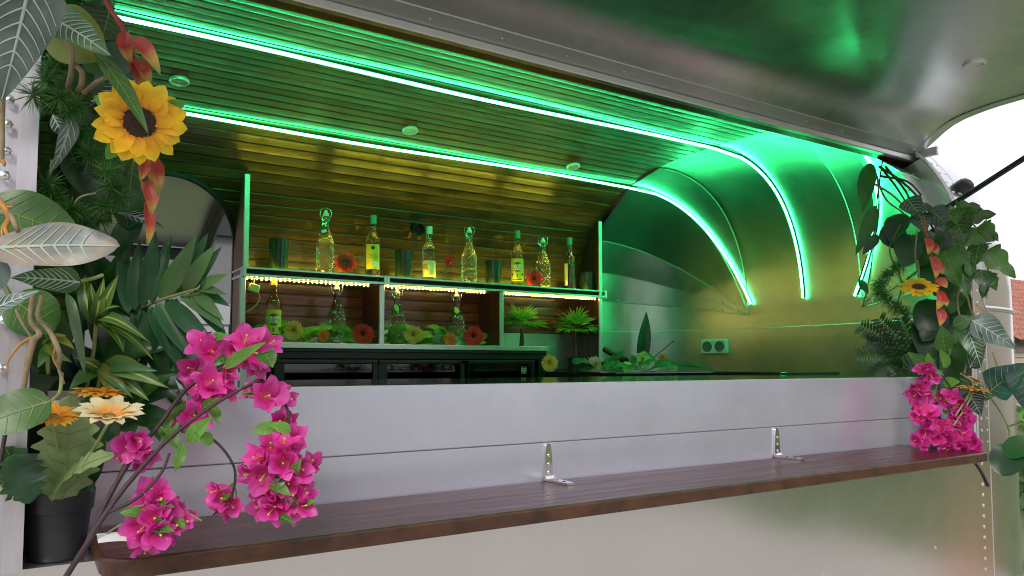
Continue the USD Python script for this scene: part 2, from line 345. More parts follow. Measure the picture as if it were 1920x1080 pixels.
# arc length along the lining, front to rear
_th = np.linspace(0.02, math.pi, 1500)
_arc = np.array([INN.yz(t) for t in _th] + [(YC + INN.a, z) for z in np.linspace(Z0, 0.5, 200)[1:]])
_s = np.concatenate([[0], np.cumsum(np.linalg.norm(np.diff(_arc, axis=0), axis=1))])
def arc(s): return np.array([np.interp(s, _s, _arc[:, 0]), np.interp(s, _s, _arc[:, 1])])
def arc_n(s):
    a, b = arc(s - 1e-3), arc(s + 1e-3); t = unit(b - a); n = np.array([t[1], -t[0]])
    return n if np.dot(n, np.array([YC, 1.6]) - arc(s)) > 0 else -n
S_FRONT = _s[np.argmax(_arc[:, 0] > 0.17)]
S_BACK = _s[np.argmax((_arc[:, 0] > 1.5) & (_arc[:, 1] < 1.585))]

# ---------------------------------------------------------------- ground and surroundings
def ground_sheet(x0, x1, y0, y1, z, n=12):
    return grid(lambda a, b: (x0 + (x1 - x0) * a, y0 + (y1 - y0) * b, z), n, n)
structure('ground', ground_sheet(-160, 200, -160, 200, 0.0), 'lawn')
structure('gravel_yard', ground_sheet(-7, 5.6, -7.5, 3.2, 0.004), 'gravel')
_a, _b, _w = np.array([4.2, -0.75]), np.array([15.0, -5.4]), np.array([0.05, 0.115])
structure('brick_path', (np.array([[*(_a - _w), 0.009], [*(_b - _w), 0.009], [*(_b + _w), 0.009], [*(_a + _w), 0.009]]), np.array([[0, 1, 2, 3]])), 'path_brick')

def foliage(c, rad, n, size, seed, squash=(1, 1, 1)):
    """leaf-sized faces spread in clumps through a crown's volume"""
    r = np.random.default_rng(seed); k = max(6, n // 70)
    d = r.normal(size=(k, 3)); d /= np.linalg.norm(d, axis=1, keepdims=True)
    cl = d * (r.uniform(0.35, 1.0, (k, 1))) * rad * np.asarray(squash)
    p = cl[r.integers(0, k, n)] + r.normal(size=(n, 3)) * rad * 0.17
    a = r.normal(size=(n, 3)); a /= np.linalg.norm(a, axis=1, keepdims=True)
    b = np.cross(a, r.normal(size=(n, 3))); b /= np.linalg.norm(b, axis=1, keepdims=True)
    s = size * r.uniform(0.6, 1.3, (n, 1)); p = p + np.asarray(c)
    v = np.stack([p - a * s, p + b * s * 0.45, p + a * s, p - b * s * 0.45], 1).reshape(-1, 3)
    i = np.arange(n)[:, None] * 4
    return v, np.hstack([i, i + 1, i + 2, i + 3])
def tree(x, y, h, rad, seed, label):
    t = thing('garden_tree', label, 'tree', (x, y, 0), group='trees behind the photographer')
    r = random.Random(seed)
    ms = [tube(smoothpath([(x, y, -0.05), (x + 0.1, y, h * 0.3), (x, y + 0.1, h * 0.75)], 8), [0.16, 0.05], 7)]
    for k in range(6):
        a = k * 1.1 + r.random(); z = h * (0.3 + 0.07 * k)
        ms.append(tube(smoothpath([(x, y, z), (x + math.cos(a) * rad * 0.4, y + math.sin(a) * rad * 0.4, z + 0.4), (x + math.cos(a) * rad * 0.8, y + math.sin(a) * rad * 0.8, z + 0.9)], 6), [0.05, 0.015], 5))
    part(t, 'trunk', ms, 'bark'); part(t, 'crown', foliage((x, y, h * 0.66), rad, 2600, 0.17, seed, (1, 1, 0.9)), 'tree_leaf', smooth=False)
tree(-6.5, -13, 6.0, 2.3, 3, 'tall leafy tree at the left of the garden behind the photographer')
tree(5.5, -15, 7.0, 2.8, 4, 'broad leafy tree at the right of the garden behind the photographer')
tree(13.5, -9, 5.0, 2.2, 5, 'small leafy tree beyond the corner of the lawn behind the photographer')
t = thing('garden_hedge', 'clipped green hedge running along the end of the lawn', 'hedge', (0, -11, 0))
hv = [foliage((x, -11 + 0.1 * (i % 2), 0.85), 0.85, 420, 0.1, 40 + i, (1, 0.6, 0.9)) for i, x in enumerate(np.arange(-8, 16, 1.15))]
part(t, 'leaves', hv, 'hedge_leaf', smooth=False, kind='stuff')
part(t, 'stems', [tube([(x, -11, -0.05), (x + 0.05, -11, 0.9)], 0.03, 5) for x in np.arange(-8, 16, 1.15)], 'bark')

def gable_house(name, label, x0, x1, y0, y1, eaves, ridge, wall_mat, plank=False, openings=()):
    """ridge along x, tiled roof built in courses"""
    t = thing(name, label, 'house', ((x0 + x1) / 2, (y0 + y1) / 2, 0)); yc = (y0 + y1) / 2
    pts = [(y0, -0.1), (y1, -0.1), (y1, eaves), (yc, ridge - 0.12), (y0, eaves)]
    v = np.array([(x, y, z) for x in (x0, x1) for y, z in pts])
    f = [[0, 2, 1], [0, 3, 2], [0, 4, 3], [5, 6, 7], [5, 7, 8], [5, 8, 9]] + [q for i in range(5) for q in ([i, (i + 1) % 5, (i + 1) % 5 + 5], [i, (i + 1) % 5 + 5, i + 5])]
    w = part(t, 'wall', (v, np.array(f)), wall_mat, smooth=False)
    for k, (a, b, c, d) in enumerate(openings):
        win = part(t, 'window', box(a, b, y0 - 0.05, y0 + 0.02, c, d), 'window_white', False)
        part(win, 'pane', box(a + 0.07, b - 0.07, y0 - 0.058, y0 - 0.03, c + 0.07, d - 0.07), 'window_dark', False)
    if plank:
        for i, z in enumerate(np.arange(0.0, eaves - 0.05, 0.16)):
            part(t, 'cladding_board', (np.array([[x, y, zz] for x in (x0 - 0.03, x1 + 0.03) for y, zz in ((y0 - 0.05, z), (y0 - 0.012, z + 0.155), (y0 + 0.01, z + 0.155), (y0 + 0.01, z))]),
                 np.array([[0, 1, 5, 4], [1, 2, 6, 5], [2, 3, 7, 6], [3, 0, 4, 7], [0, 3, 2, 1], [4, 5, 6, 7]])), 'plank_beige', False)
    roof = []
    run = math.hypot((y1 - y0) / 2 + 0.3, ridge - eaves); slope = (ridge - eaves) / ((y1 - y0) / 2)
    nrow = int(run / 0.28); ncol = int((x1 - x0 + 0.6) / 0.24)
    for side in (-1, 1):
        for i in range(nrow):
            ya = (y1 - y0) / 2 + 0.3 - i * ((y1 - y0) / 2 + 0.3) / nrow; yb = ya - ((y1 - y0) / 2 + 0.3) / nrow * 1.12
            za, zb = ridge - slope * ya + 0.045, ridge - slope * max(yb, 0)
            prof = []
            for j in range(ncol * 4 + 1):
                x = x0 - 0.3 + j * 0.06; h = 0.03 * math.sin(j * math.pi / 2)
                prof.append((x, h))
            v = np.array([(x, yc + side * ya, za + h) for x, h in prof] + [(x, yc + side * max(yb, 0), zb + h) for x, h in prof] + [(x, yc + side * ya, za + h - 0.05) for x, h in prof])
            k = len(prof); j = np.arange(k - 1)[:, None]
            roof.append((v, np.vstack([np.hstack([j, j + 1, j + 1 + k, j + k]), np.hstack([j, j + 2 * k, j + 1 + 2 * k, j + 1])])))
    part(t, 'roof', roof, 'roof_tile', smooth=50)
    part(t, 'gutter', [tube([(x0 - 0.3, yc + s * ((y1 - y0) / 2 + 0.34), eaves - slope * 0.3 + 0.0), (x1 + 0.3, yc + s * ((y1 - y0) / 2 + 0.34), eaves - slope * 0.3)], 0.06, 8) for s in (-1, 1)], 'black_plastic')
    return t
# outbuilding with a red tiled roof, seen past the right end of the trailer
gable_house('tiled_outbuilding', 'outbuilding with red tiled roof and beige board wall beyond the trailer end', 24.0, 33.0, 9.0, 15.0, 2.28, 4.55, 'house_plaster', plank=True)
gable_house('brick_house', 'red brick house with white windows standing behind the photographer', -4.5, 5.5, -23.0, -17.0, 4.6, 7.2, 'brick_red')
gable_house('neighbour_house', 'long beige house with red tiled roof to the right of the photographer', 16.0, 25.0, -9.0, 1.0, 2.9, 5.4, 'house_plaster')
# pale neighbour building seen through the rear window of the trailer
t = thing('white_garage', 'white flat roofed garage seen through the rear window of the trailer', 'garage', (1.6, 9.0, 0))
part(t, 'wall', box(-3, 4.5, 8.0, 12.0, -0.1, 2.95), 'garage_grey', False)
part(t, 'fascia_board', box(-3.1, 4.6, 7.9, 12.1, 2.95, 3.2), 'black_plastic', False)
part(t, 'door', box(1.4, 3.4, 7.96, 8.02, 0.0, 2.0), 'garage_grey', False)
for z in np.arange(0.2, 2.0, 0.28): part(t, 'door_panel', box(1.45, 3.35, 7.945, 7.962, z, z + 0.25), 'garage_door', False)

# ---------------------------------------------------------------- the trailer
TR = thing('bar_trailer', 'rounded aluminium bar trailer with raised hatch, plank ceiling and green neon lines', 'trailer', (1.5, 1.0, 0.0))

# lower outer skin under the serving shelf, the post at the left, the skin right of the opening, roof and rounded end
YF = YC - OUT.a                          # plane of the outer front skin
SILL = 1.063
part(TR, 'lower_skin', [grid(lambda a, b: (-1.4 + 4.57 * a, YF, 0.32 + (SILL - 0.32) * b), 40, 6)], 'aluminium_skin', label='polished lower aluminium skin under the serving shelf')
part(TR, 'sill', box(-0.6, XR, YF + 0.003, 0.0, SILL - 0.03, SILL - 0.0005), 'aluminium_trim', False)
def outer_strip(x0, x1, s0, s1, nx=8, n=24, front=True):
    def fn(a, b):
        z = s0 + (s1 - s0) * b
        return (x0 + (x1 - x0) * a, OUT.y_at(z, -1 if front else 1), z)
    return grid(fn, nx, n)
ZH = 2.25                                # hinge height of the hatch
part(TR, 'front_skin', outer_strip(XR, 3.17, SILL, 2.30), 'aluminium_skin', label='bright skin right of the serving opening')
part(TR, 'left_post', outer_strip(-1.4, XL, SILL, 2.30), 'white_frame', label='whitish riveted frame left of the opening')
post_strip = outer_strip(-0.024, XL + 0.002, SILL, 2.28); post_strip[0][:, 1] -= 0.007
part(TR, 'post_trim', plate((post_strip[0], post_strip[1]), -0.0065) , 'white_frame')
t0, t1 = OUT.th_at(2.30, False), OUT.th_at(2.30, True)
part(TR, 'roof', grid(lambda a, b: (-1.4 + 4.57 * a, *OUT.yz(t0 + (t1 - t0) * b)), 6, 40), 'aluminium_skin')
part(TR, 'rear_skin', [outer_strip(0.85, 3.17, 0.32, 2.30, front=False), outer_strip(-1.4, 0.16, 0.32, 2.30, front=False), outer_strip(0.16, 0.85, 0.32, 1.05, front=False)], 'aluminium_skin')
part(TR, 'end_wall', grid(lambda a, b: (-1.4, OUT.y_at(0.32 + 2.2 * a, -1) * (1 - b) + OUT.y_at(0.32 + 2.2 * a, 1) * b, 0.32 + 2.2 * a), 12, 4), 'aluminium_skin')
# rounded end outside: slices between the side and the roof, and the wall below them
def fan(sh, ring, Q, nv=10, off=0.0, ring2=None, Q2=None, flat=0.0):
    """slice of a rounded end between two lines that run from the ring to Q"""
    ring2 = ring2 if ring2 is not None else ring[1]; ring1 = ring[0]; Q2 = Q if Q2 is None else Q2
    def fn(a, b):
        th = ring1 + (ring2 - ring1) * b; r = np.array(sh.yz(th)); q = np.asarray(Q) * (1 - b) + np.asarray(Q2) * b
        s = a ** 2.3; p = r * (1 - s) + q * s
        P = sh.lift(p[0], p[1], off)
        if flat:
            e = [np.array(sh.yz(t)) * (1 - s) + np.asarray(qq) * s for t, qq in ((ring1, Q), (ring2, Q2))]
            e = [sh.lift(x[0], x[1], off) for x in e]; P = P * (1 - flat) + flat * (e[0] * (1 - b) + e[1] * b)
        return P
    return grid(fn, 22, nv)
oq = (YC - 0.25, Z0 + 0.02)
cuts = [0.0] + [OUT.th_at(z, False) for z in (1.66, 2.0, 2.3)] + [1.2, 1.7, 2.2, 2.6, math.pi]
for k in range(len(cuts) - 1):
    part(TR, 'end_slice', fan(OUT, (cuts[k], cuts[k + 1]), oq, 12), 'aluminium_skin')
def plan_wall(sh, z0, z1, ta=0.0, tb=math.pi, n=48, nz=6, off=0.0):
    def fn(a, b):
        t = ta + (tb - ta) * a; w = -math.cos(t); g = abs(w)
        y = YC + sh.a * w; x = sh.X0 + sh.A * max(0.0, 1 - g ** sh.p) ** (1 / sh.p)
        return (x, y, z0 + (z1 - z0) * b)
    return grid(fn, n, nz)
part(TR, 'end_skin', plan_wall(OUT, 0.32, Z0), 'aluminium_skin', label='rounded lower end of the trailer')
rail = plan_wall(OUT, Z0 + 0.0, Z0 + 0.001, n=60, nz=2)[0][::2]
rail = np.vstack([[(XR + 0.10, YF, Z0)], rail]); rail[:, 2] = Z0 + 0.01
part(TR, 'belt_rail', tube(rail, 0.011, 6), 'aluminium_trim')
# trims and rivets round the opening
def outer_line(x, za, zb, n=26, off=0.0): return np.array([(x, OUT.y_at(z, -1) - off, z) for z in np.linspace(za, zb, n)])
part(TR, 'opening_trim', [tube(outer_line(XR + 0.004, SILL, 2.27, off=0.003), 0.006, 6), tube(outer_line(XR + 0.028, SILL, 2.27, off=0.002), 0.004, 6)], 'aluminium_trim')
part(TR, 'panel_seam', [tube(outer_line(x, 0.33, 2.25, off=-0.003), 0.005, 5) for x in (3.169,)], 'aluminium_trim')
riv = []
for z in np.arange(1.10, 2.26, 0.045):
    y = OUT.y_at(z, -1); n = unit([0, OUT.y_at(z + .01, -1) - OUT.y_at(z - .01, -1), 0]); nn = unit([0, -0.02, (OUT.y_at(z + .01, -1) - OUT.y_at(z - .01, -1))])
    riv.append(dome((XR + 0.062, y, z), nn, 0.0055))
    riv.append(dome((3.155, y, z), nn, 0.0045))
part(TR, 'skin_rivets', riv, 'rivet_steel', kind='stuff')
xr = at(1845, 975, Y=YF)[0]
for z in np.arange(0.42, 1.06, 0.040): part(TR, 'rivet', dome((xr, YF, z), (0, -1, 0), 0.0075), 'rivet_steel')
for px, py in ((1541, 1079), (1646, 1051), (1754, 1027)):
    part(TR, 'rivet', dome(at(px, py, Y=YF), (0, -1, 0), 0.0065), 'rivet_steel')
for px, py in ((18, 186), (14, 232), (11, 282), (9, 328), (20, 140), (6, 600), (3, 690), (0, 770)):
    z = at(px, py, Y=YF)[2]; y = OUT.y_at(z, -1); p = at(px, py, Y=y - 0.013)
    part(TR, 'rivet', dome((p[0], y - 0.0135, p[2]), (0, -1, 0.15), 0.0085), 'rivet_steel')
# marker lamp on the skin and jambs
ml = at(1796, 356, X=3.20); n = unit([0.1, -0.75, 0.65]); B = basis(n)
lampm = lathe([(0.034, -0.02), (0.036, 0.0), (0.036, 0.012), (0.031, 0.03), (0.02, 0.042), (0.0001, 0.047)], 20)
part(TR, 'marker_lamp', turned((lampm[0] * [1.35, 0.9, 1.0], lampm[1]), B, (ml[0], OUT.y_at(ml[2], -1), ml[2])), 'black_plastic', label='round black marker lamp on the skin')
def jamb(x0, x1, depth):
    def fn(a, b):
        z = SILL + (2.24 - SILL) * b
        return (x0 + (x1 - x0) * a, OUT.y_at(z, -1) + depth * a, z - 0.05 * a * (b > 0.9))
    return grid(fn, 4, 30)
part(TR, 'opening_jamb', jamb(XR, XR - 0.015, 0.115), 'aluminium_lining', label='right jamb of the serving opening')
part(TR, 'opening_jamb', jamb(XL, XL + 0.004, 0.07), 'black_rubber', label='left jamb of the serving opening')

# ceiling and rear wall planks
def x_window(z):                         # half width of the rear window at height z (rounded top)
    if z > 2.232 or z < 1.05: return None
    q = (z - 1.93) / 0.302
    return 0.31 * (math.sqrt(max(0.0, 1 - abs(q) ** 2.2)) if q > 0 else 1.0)
WX = 0.505
ceil = part(TR, 'ceiling', [grid(lambda a, b: (-1.3 + 4.2 * a, *(arc(S_FRONT + (S_BACK - 0.70 - S_FRONT) * b) - arc_n(S_FRONT + (S_BACK - 0.70 - S_FRONT) * b) * 0.013)), 2, 60)], 'panel_wood', label='curved ceiling of dark varnished planks')
backw = part(TR, 'rear_wall', [grid(lambda a, b: (0.815 + 2.085 * a, *(arc(S_BACK - 0.72 + 0.72 * b) - arc_n(S_BACK - 0.72 + 0.72 * b) * 0.013)), 2, 30)], 'panel_wood', label='plank lined rear wall')
NPL = int(round((S_BACK - S_FRONT) / 0.0545)); PW = (S_BACK - S_FRONT) / NPL
def plank(sa, sb, xa0, xa1, xb0, xb1, jit):
    prof = [(sa + 0.0018, -0.009), (sa + 0.0024, -0.0015), (sa + 0.0046, jit), ((sa + sb) / 2, jit + 0.0004), (sb - 0.0046, jit), (sb - 0.0024, -0.0015), (sb - 0.0018, -0.009), (sb + 0.0018, -0.009)]
    pts = []
    for s, h in prof:
        q = arc(s) + arc_n(s) * h; f = (s - sa) / (sb - sa)
        pts.append((xa0 + (xb0 - xa0) * f, xa1 + (xb1 - xa1) * f, q[0], q[1]))
    v = np.array([(x0, y, z) for x0, x1, y, z in pts] + [(x1, y, z) for x0, x1, y, z in pts]); k = len(pts)
    return v, np.array([[i, i + 1, i + 1 + k, i + k] for i in range(k - 1)])
for i in range(NPL):
    sa, sb = S_FRONT + i * PW, S_FRONT + (i + 1) * PW
    za, zb = arc(sa)[1], arc(sb)[1]; rear = arc(sa)[0] > YC
    par = ceil if sb < S_BACK - 0.70 else backw; jit = rng.uniform(-0.0006, 0.0012)
    ha, hb = (x_window(za), x_window(zb)) if rear else (None, None)
    if ha is None and hb is None: part(par, 'plank', plank(sa, sb, -1.3, 2.9, -1.3, 2.9, jit), 'ceiling_wood', smooth=25)
    else:
        ha = ha or 0.02
        part(par, 'plank', plank(sa, sb, WX + ha, 2.9, WX + hb, 2.9, jit), 'ceiling_wood', smooth=25)
        part(par, 'plank', plank(sa, sb, -1.3, WX - ha, -1.3, WX - hb, jit), 'ceiling_wood', smooth=25)
part(TR, 'wall_strip', grid(lambda a, b: (0.80 + 2.1 * a, YC + INN.a - 0.002, 1.37 + (1.583 - 1.37) * b), 20, 4), 'aluminium_lining', label='aluminium strip along the foot of the rear wall')
part(TR, 'lower_rear_wall', box(-1.3, 2.9, YC + INN.a - 0.001, YC + INN.a + 0.02, 0.45, 1.055), 'panel_wood', False)
part(TR, 'ceiling_edge', [(lambda v, f: (v, f))(*box(-0.2, XR - 0.02, 0.128, 0.172, 2.241, 2.264, 0.003))], 'panel_wood', label='dark wooden edge board along the hatch opening')
# rubber seal of the rear window
path = []
for t in np.linspace(0, math.pi, 44):
    z = 1.93 + 0.302 * abs(math.sin(t)) ** (2 / 2.2); x = WX + 0.31 * math.copysign(abs(math.cos(t)) ** (2 / 2.0), math.cos(t))
    path.append((x, INN.y_at(z, 1) - 0.004, z))
path = [(WX + 0.31, INN.y_at(1.05, 1) - 0.004, 1.06)] + path + [(WX - 0.31, INN.y_at(1.05, 1) - 0.004, 1.06)]
part(TR, 'window_seal', tube(np.array(path), 0.013, 8), 'black_rubber', label='black rubber seal of the rear window')
part(TR, 'window_reveal', (lambda P: (np.vstack([P, P + [0, 0.05, 0.0]]), np.array([[i, i + 1, i + 1 + len(P), i + len(P)] for i in range(len(P) - 1)])))(np.array(path)), 'black_rubber')
# raised flap outside the rear window
def rear_flap(a, b):
    y = 2.12 + 1.0 * b; z = 2.30 - 0.02 * b - 0.20 * b * b + 0.04 * math.sin(b * math.pi)
    return (0.10 + 0.755 * a, y, z)
part(TR, 'rear_flap', plate(grid(rear_flap, 6, 16), -0.02), 'aluminium_trim', label='grey flap raised outside the rear window')
fl = np.array([rear_flap(1, b) for b in np.linspace(0, 1, 12)] + [rear_flap(a, 1) for a in np.linspace(1, 0, 6)]) - [0, 0, 0.012]
part(TR, 'rear_flap_seal', tube(fl - [0.0, 0, 0.03], 0.036, 8), 'black_rubber')

# rounded end inside: riveted slices, lower band and wall
Qb, Qf = np.array([YC + 0.36, 1.69]), np.array([YC - 0.36, 1.69])
def th_z(z, rear): return INN.th_at(z, rear)
ringb = [th_z(z, True) for z in (1.80, 1.98, 2.16)]
def th_w(w):                             # ring angle of an offset w from the middle
    c = -math.copysign(abs(w / INN.a) ** (NP / 2), w); return math.acos(c)
ringb += [th_w(0.615), th_w(0.38)]
names = []
for k in range(4):
    part(TR, 'lining_slice', fan(INN, (ringb[k], ringb[k + 1]), Qb, 10, off=0.0025 * (k % 2), flat=0.9), 'aluminium_lining')
ringf = [math.pi - t for t in ringb]
for k in range(4):
    part(TR, 'lining_slice', fan(INN, (ringf[k], ringf[k + 1]), Qf, 10, off=0.0025 * (k % 2), flat=0.9), 'aluminium_lining')
part(TR, 'lining_panel', fan(INN, (ringb[4], ringf[4]), Qb, 30, ring2=ringf[4], Q2=Qf), 'aluminium_lining', label='large middle panel of the rounded end')
def band(a, b):
    y0 = YC + INN.a * math.cos(math.pi * a) ; w = y0 - YC
    def top(w):
        w = abs(w); wr = INN.y_at(1.80, 1) - YC
        return 1.69 if w < 0.36 else 1.69 + (1.80 - 1.69) * (w - 0.36) / (wr - 0.36)
    z = Z0 + (top(w) - Z0) * b; s = 1.0 if b < 1e-9 else (INN.y_at(z, 1) - YC) / INN.a
    return INN.lift(YC + w * s, z, 0.001)
part(TR, 'lining_band', grid(band, 60, 6), 'aluminium_lining')
part(TR, 'lining_wall', plan_wall(INN, 0.5, Z0 - 0.001, ta=0.0, n=60), 'aluminium_lining', label='lower wall of the rounded end inside')
# seams with rivets
seam, rvt = [], []
def seam_line(P, Q, n=40, rn=18):
    pts = []
    for a in np.linspace(0.02, 1, n):
        p = np.asarray(P) * (1 - a ** 2.0) + np.asarray(Q) * a ** 2.0; pts.append(INN.lift(p[0], p[1], 0.003))
    pts = np.array(pts); seam.append(tube(pts, 0.0022, 4))
    L = np.concatenate([[0], np.cumsum(np.linalg.norm(np.diff(pts, axis=0), axis=1))])
    for d in np.arange(0.05, L[-1], 0.085):
        i = np.searchsorted(L, d); q = pts[min(i, n - 1)]; nn = INN.normal_in(q[1], q[2])
        rvt.append(dome(q + nn * 0.001 + [0, 0, 0.012], nn, 0.0055))
for t in ringb: seam_line(INN.yz(t), Qb)
for t in ringf: seam_line(INN.yz(t), Qf)
zs = plan_wall(INN, Z0, Z0 + .001, n=60, nz=2)[0][::2]; seam.append(tube(zs - [0.001, 0, 0], 0.0018, 4))
for i in range(3, 57, 2): rvt.append(dome(zs[i] + INN.normal_in(zs[i][1], Z0 + 0.01) * 0.001 + [0, 0, 0.014], INN.normal_in(zs[i][1], Z0 + 0.01), 0.005))
part(TR, 'lining_seams', seam, 'hinge_metal', kind='stuff'); part(TR, 'lining_rivets', rvt, 'hinge_metal', kind='stuff')
part(TR, 'left_bulkhead', box(-1.3, -1.28, YF + 0.05, 2.1, 0.45, 2.5), 'panel_wood', False)
part(TR, 'trailer_floor', box(-1.39, 3.5, YF + 0.03, 2.12, 0.40, 0.45), 'black_plastic', False)

# green neon lines: along the ceiling and on down the rounded end
def neon(y0, q, xs, wob):
    pts = []
    s0 = np.interp(y0, _arc[_arc[:, 1] > 2.2][:, 0], _s[_arc[:, 1] > 2.2])
    p = arc(s0) + arc_n(s0) * 0.016
    for x in np.linspace(xs, 2.88, 30): pts.append((x, p[0], p[1] + 0.005 * math.sin(x * 3.1 + wob)))
    e = arc(s0)
    for a in np.linspace(0.14, 1, 46):
        c = e * (1 - a ** 2) + np.asarray(q) * a ** 2; pts.append(INN.lift(c[0], c[1], 0.016))
    return smoothpath(np.array(pts), 130)
NEON = [neon(1.02, (YC - 0.01, 1.765), 0.2, 0.0), neon(1.655, (YC + 0.335, 1.755), 0.0, 1.0), neon(0.36, (YC - 0.33, 1.752), 0.12, 2.0)]
for P in NEON:
    p = part(TR, 'neon_line', tube(P, 0.0064, 8), 'green_neon', label='glowing green neon line')
    Q = P.copy()
    cc = np.array([1.5, YC, 1.7]); up = np.array([unit((0 if q[0] < 2.9 else (q[0] - 2.9) * 1.2, q[1] - YC, q[2] - 1.55)) for q in P])
    part(p, 'neon_channel', tube(P + up * 0.0105, 0.0055, 6), 'strut_paint')

# ceiling lamps
def downlight(c, n, r, parent):
    B = basis(n)
    rim = part(parent, 'ceiling_lamp', turned(lathe([(r, -0.004), (r, 0.004), (r * 0.93, 0.007), (r * 0.78, 0.006), (r * 0.74, 0.0)], 28), B, c), 'lamp_rim', label='round flush ceiling lamp')
    part(rim, 'diffuser', turned(lathe([(r * 0.76, -0.001), (r * 0.74, 0.002), (r * 0.4, 0.0035), (1e-4, 0.004)], 28), B, c), 'lamp_glass')
for px, py in ((336, 162), (769, 249), (1075, 311)):
    y = 1.475; p = at(px, py, Z=2.452)
    s0 = np.interp(p[1], _arc[_arc[:, 1] > 2.2][:, 0], _s[_arc[:, 1] > 2.2]); q = arc(s0); n = arc_n(s0)
    downlight((p[0], q[0] + n[0] * 0.003, q[1] + n[1] * 0.003), (0, n[0], n[1]), 0.036, TR)

# raised hatch over the opening
HP = smoothpath([(0.115, 2.262), (0.05, 2.306), (-0.045, 2.362), (-0.16, 2.384), (-0.296, 2.390), (-0.5, 2.388), (-0.72, 2.372), (-0.92, 2.335)], 60)
HS = np.concatenate([[0], np.cumsum(np.linalg.norm(np.diff(HP, axis=0), axis=1))])
def hp(s, off=0.0):
    p = np.array([np.interp(s, HS, HP[:, 0]), np.interp(s, HS, HP[:, 1])])
    a = np.array([np.interp(s - .005, HS, HP[:, 0]), np.interp(s - .005, HS, HP[:, 1])]); b = np.array([np.interp(s + .005, HS, HP[:, 0]), np.interp(s + .005, HS, HP[:, 1])])
    t = unit(b - a); n = np.array([-t[1], t[0]]); n = n if n[1] < 0 else -n
    return p + n * off
HX0, HX1, HL = -0.35, 3.10, HS[-1]
hatch = part(TR, 'hatch', plate(grid(lambda a, b: (HX0 + (HX1 - HX0) * a, *hp(HL * b)), 60, 50)[0:2], 0.028) if False else
             join([grid(lambda a, b: (HX0 + (HX1 - HX0) * a, *hp(HL * b)), 60, 50), grid(lambda a, b: (HX0 + (HX1 - HX0) * a, *hp(HL * b, -0.03)), 4, 30),
                   grid(lambda a, b: (HX1, *hp(HL * a, -0.03 * b)), 40, 2), grid(lambda a, b: (HX0 + (HX1 - HX0) * a, *hp(HL, -0.03 * b)), 4, 2)]), 'aluminium_flap', label='large polished hatch raised over the serving opening')
def hatch_strip(x0, x1, s0, s1, o=0.004, nx=4, ns=24):
    top = grid(lambda a, b: (x0 + (x1 - x0) * a, *hp(s0 + (s1 - s0) * b, o)), nx, ns)
    return plate(top, -o * 0.9) if False else join([top, grid(lambda a, b: (x0 + (x1 - x0) * a, *hp(s0, o * b)), nx, 2), grid(lambda a, b: (x0 + (x1 - x0) * a, *hp(s1, o * b)), nx, 2),
            grid(lambda a, b: (x0, *hp(s0 + (s1 - s0) * a, o * b)), ns, 2), grid(lambda a, b: (x1, *hp(s0 + (s1 - s0) * a, o * b)), ns, 2)])
part(hatch, 'hinge_strip', hatch_strip(HX0, HX1, 0.004, 0.050), 'hinge_metal')
part(hatch, 'side_strip', hatch_strip(HX1 - 0.05, HX1, 0.053, HL), 'aluminium_flap')
part(hatch, 'hinge_lip', box(HX0, HX1 - 0.02, 0.100, 0.126, 2.237, 2.258, 0.003), 'aluminium_trim')
for x in np.arange(0.62, 3.1, 0.215):
    q = hp(0.027, 0.0045); part(hatch, 'screw', dome((x, q[0], q[1]), (0, hp(0.027, 0.1)[0] - q[0], hp(0.027, 0.1)[1] - q[1]), 0.0042), 'hinge_metal')
lp = at(1828, 122, Z=2.385); q0 = min(np.linspace(0, HL, 400), key=lambda s: abs(hp(s)[0] - lp[1])); lq = hp(q0)
downlight((lp[0], lq[0], lq[1]), (0, hp(q0, 0.1)[0] - lq[0], hp(q0, 0.1)[1] - lq[1]), 0.034, hatch)
# small plate at the hinge corner
c0 = np.array([3.09, 0.13, 2.235])
part(TR, 'hinge_bracket', join([box(3.082, 3.10, 0.02, 0.14, 2.250, 2.285, 0.003)]), 'aluminium_trim')
# gas strut
sa = at(1775, 390, X=3.02); sb = at(1920, 297, X=2.99); sd = sb - sa; se = sa + sd * 2.4
st = part(TR, 'gas_strut', tube([sa, sa + sd * 1.5], 0.0105, 10), 'strut_paint', label='dark gas strut propping the raised hatch')
part(st, 'strut_rod', tube([sa + sd * 1.5, se], 0.005, 8), 'chrome'); part(st, 'ball_joint', [ball(sa, 0.014), ball(se, 0.014)], 'black_plastic')

# counter: two fascia boards, top, counter behind
CT = 1.352
part(TR, 'counter_fascia', box(XL + 0.03, 3.22, 0.0, 0.02, 1.2008, CT, 0.002), 'anodised_fascia', 30, label='upper pale metal board of the counter front')
part(TR, 'counter_fascia', box(XL + 0.03, 3.22, 0.002, 0.02, SILL + 0.002, 1.1992, 0.001), 'anodised_fascia', 30, label='lower pale metal board of the counter front')
part(TR, 'fascia_back', box(XL + 0.004, 3.2, 0.0205, 0.03, SILL, CT - 0.02), 'black_rubber', False)
part(TR, 'counter_top', box(XL + 0.006, 3.30, 0.021, 0.80, 1.318, CT - 0.0015, 0.003), 'countertop', 30, label='dark glossy counter top behind the fascia')
part(TR, 'rear_counter', join([box(2.468, 3.56, 1.30, 2.10, 1.326, 1.360, 0.003), box(2.475, 3.40, 1.33, 2.10, 0.45, 1.326), box(3.16, 3.56, 0.803, 1.299, 1.326, 1.3598, 0.003)]), 'countertop', 30, label='dark glossy rear counter at the right')
part(TR, 'counter_edge', box(2.468, 3.158, 1.2965, 1.2995, 1.354, 1.3595), 'aluminium_trim', False)
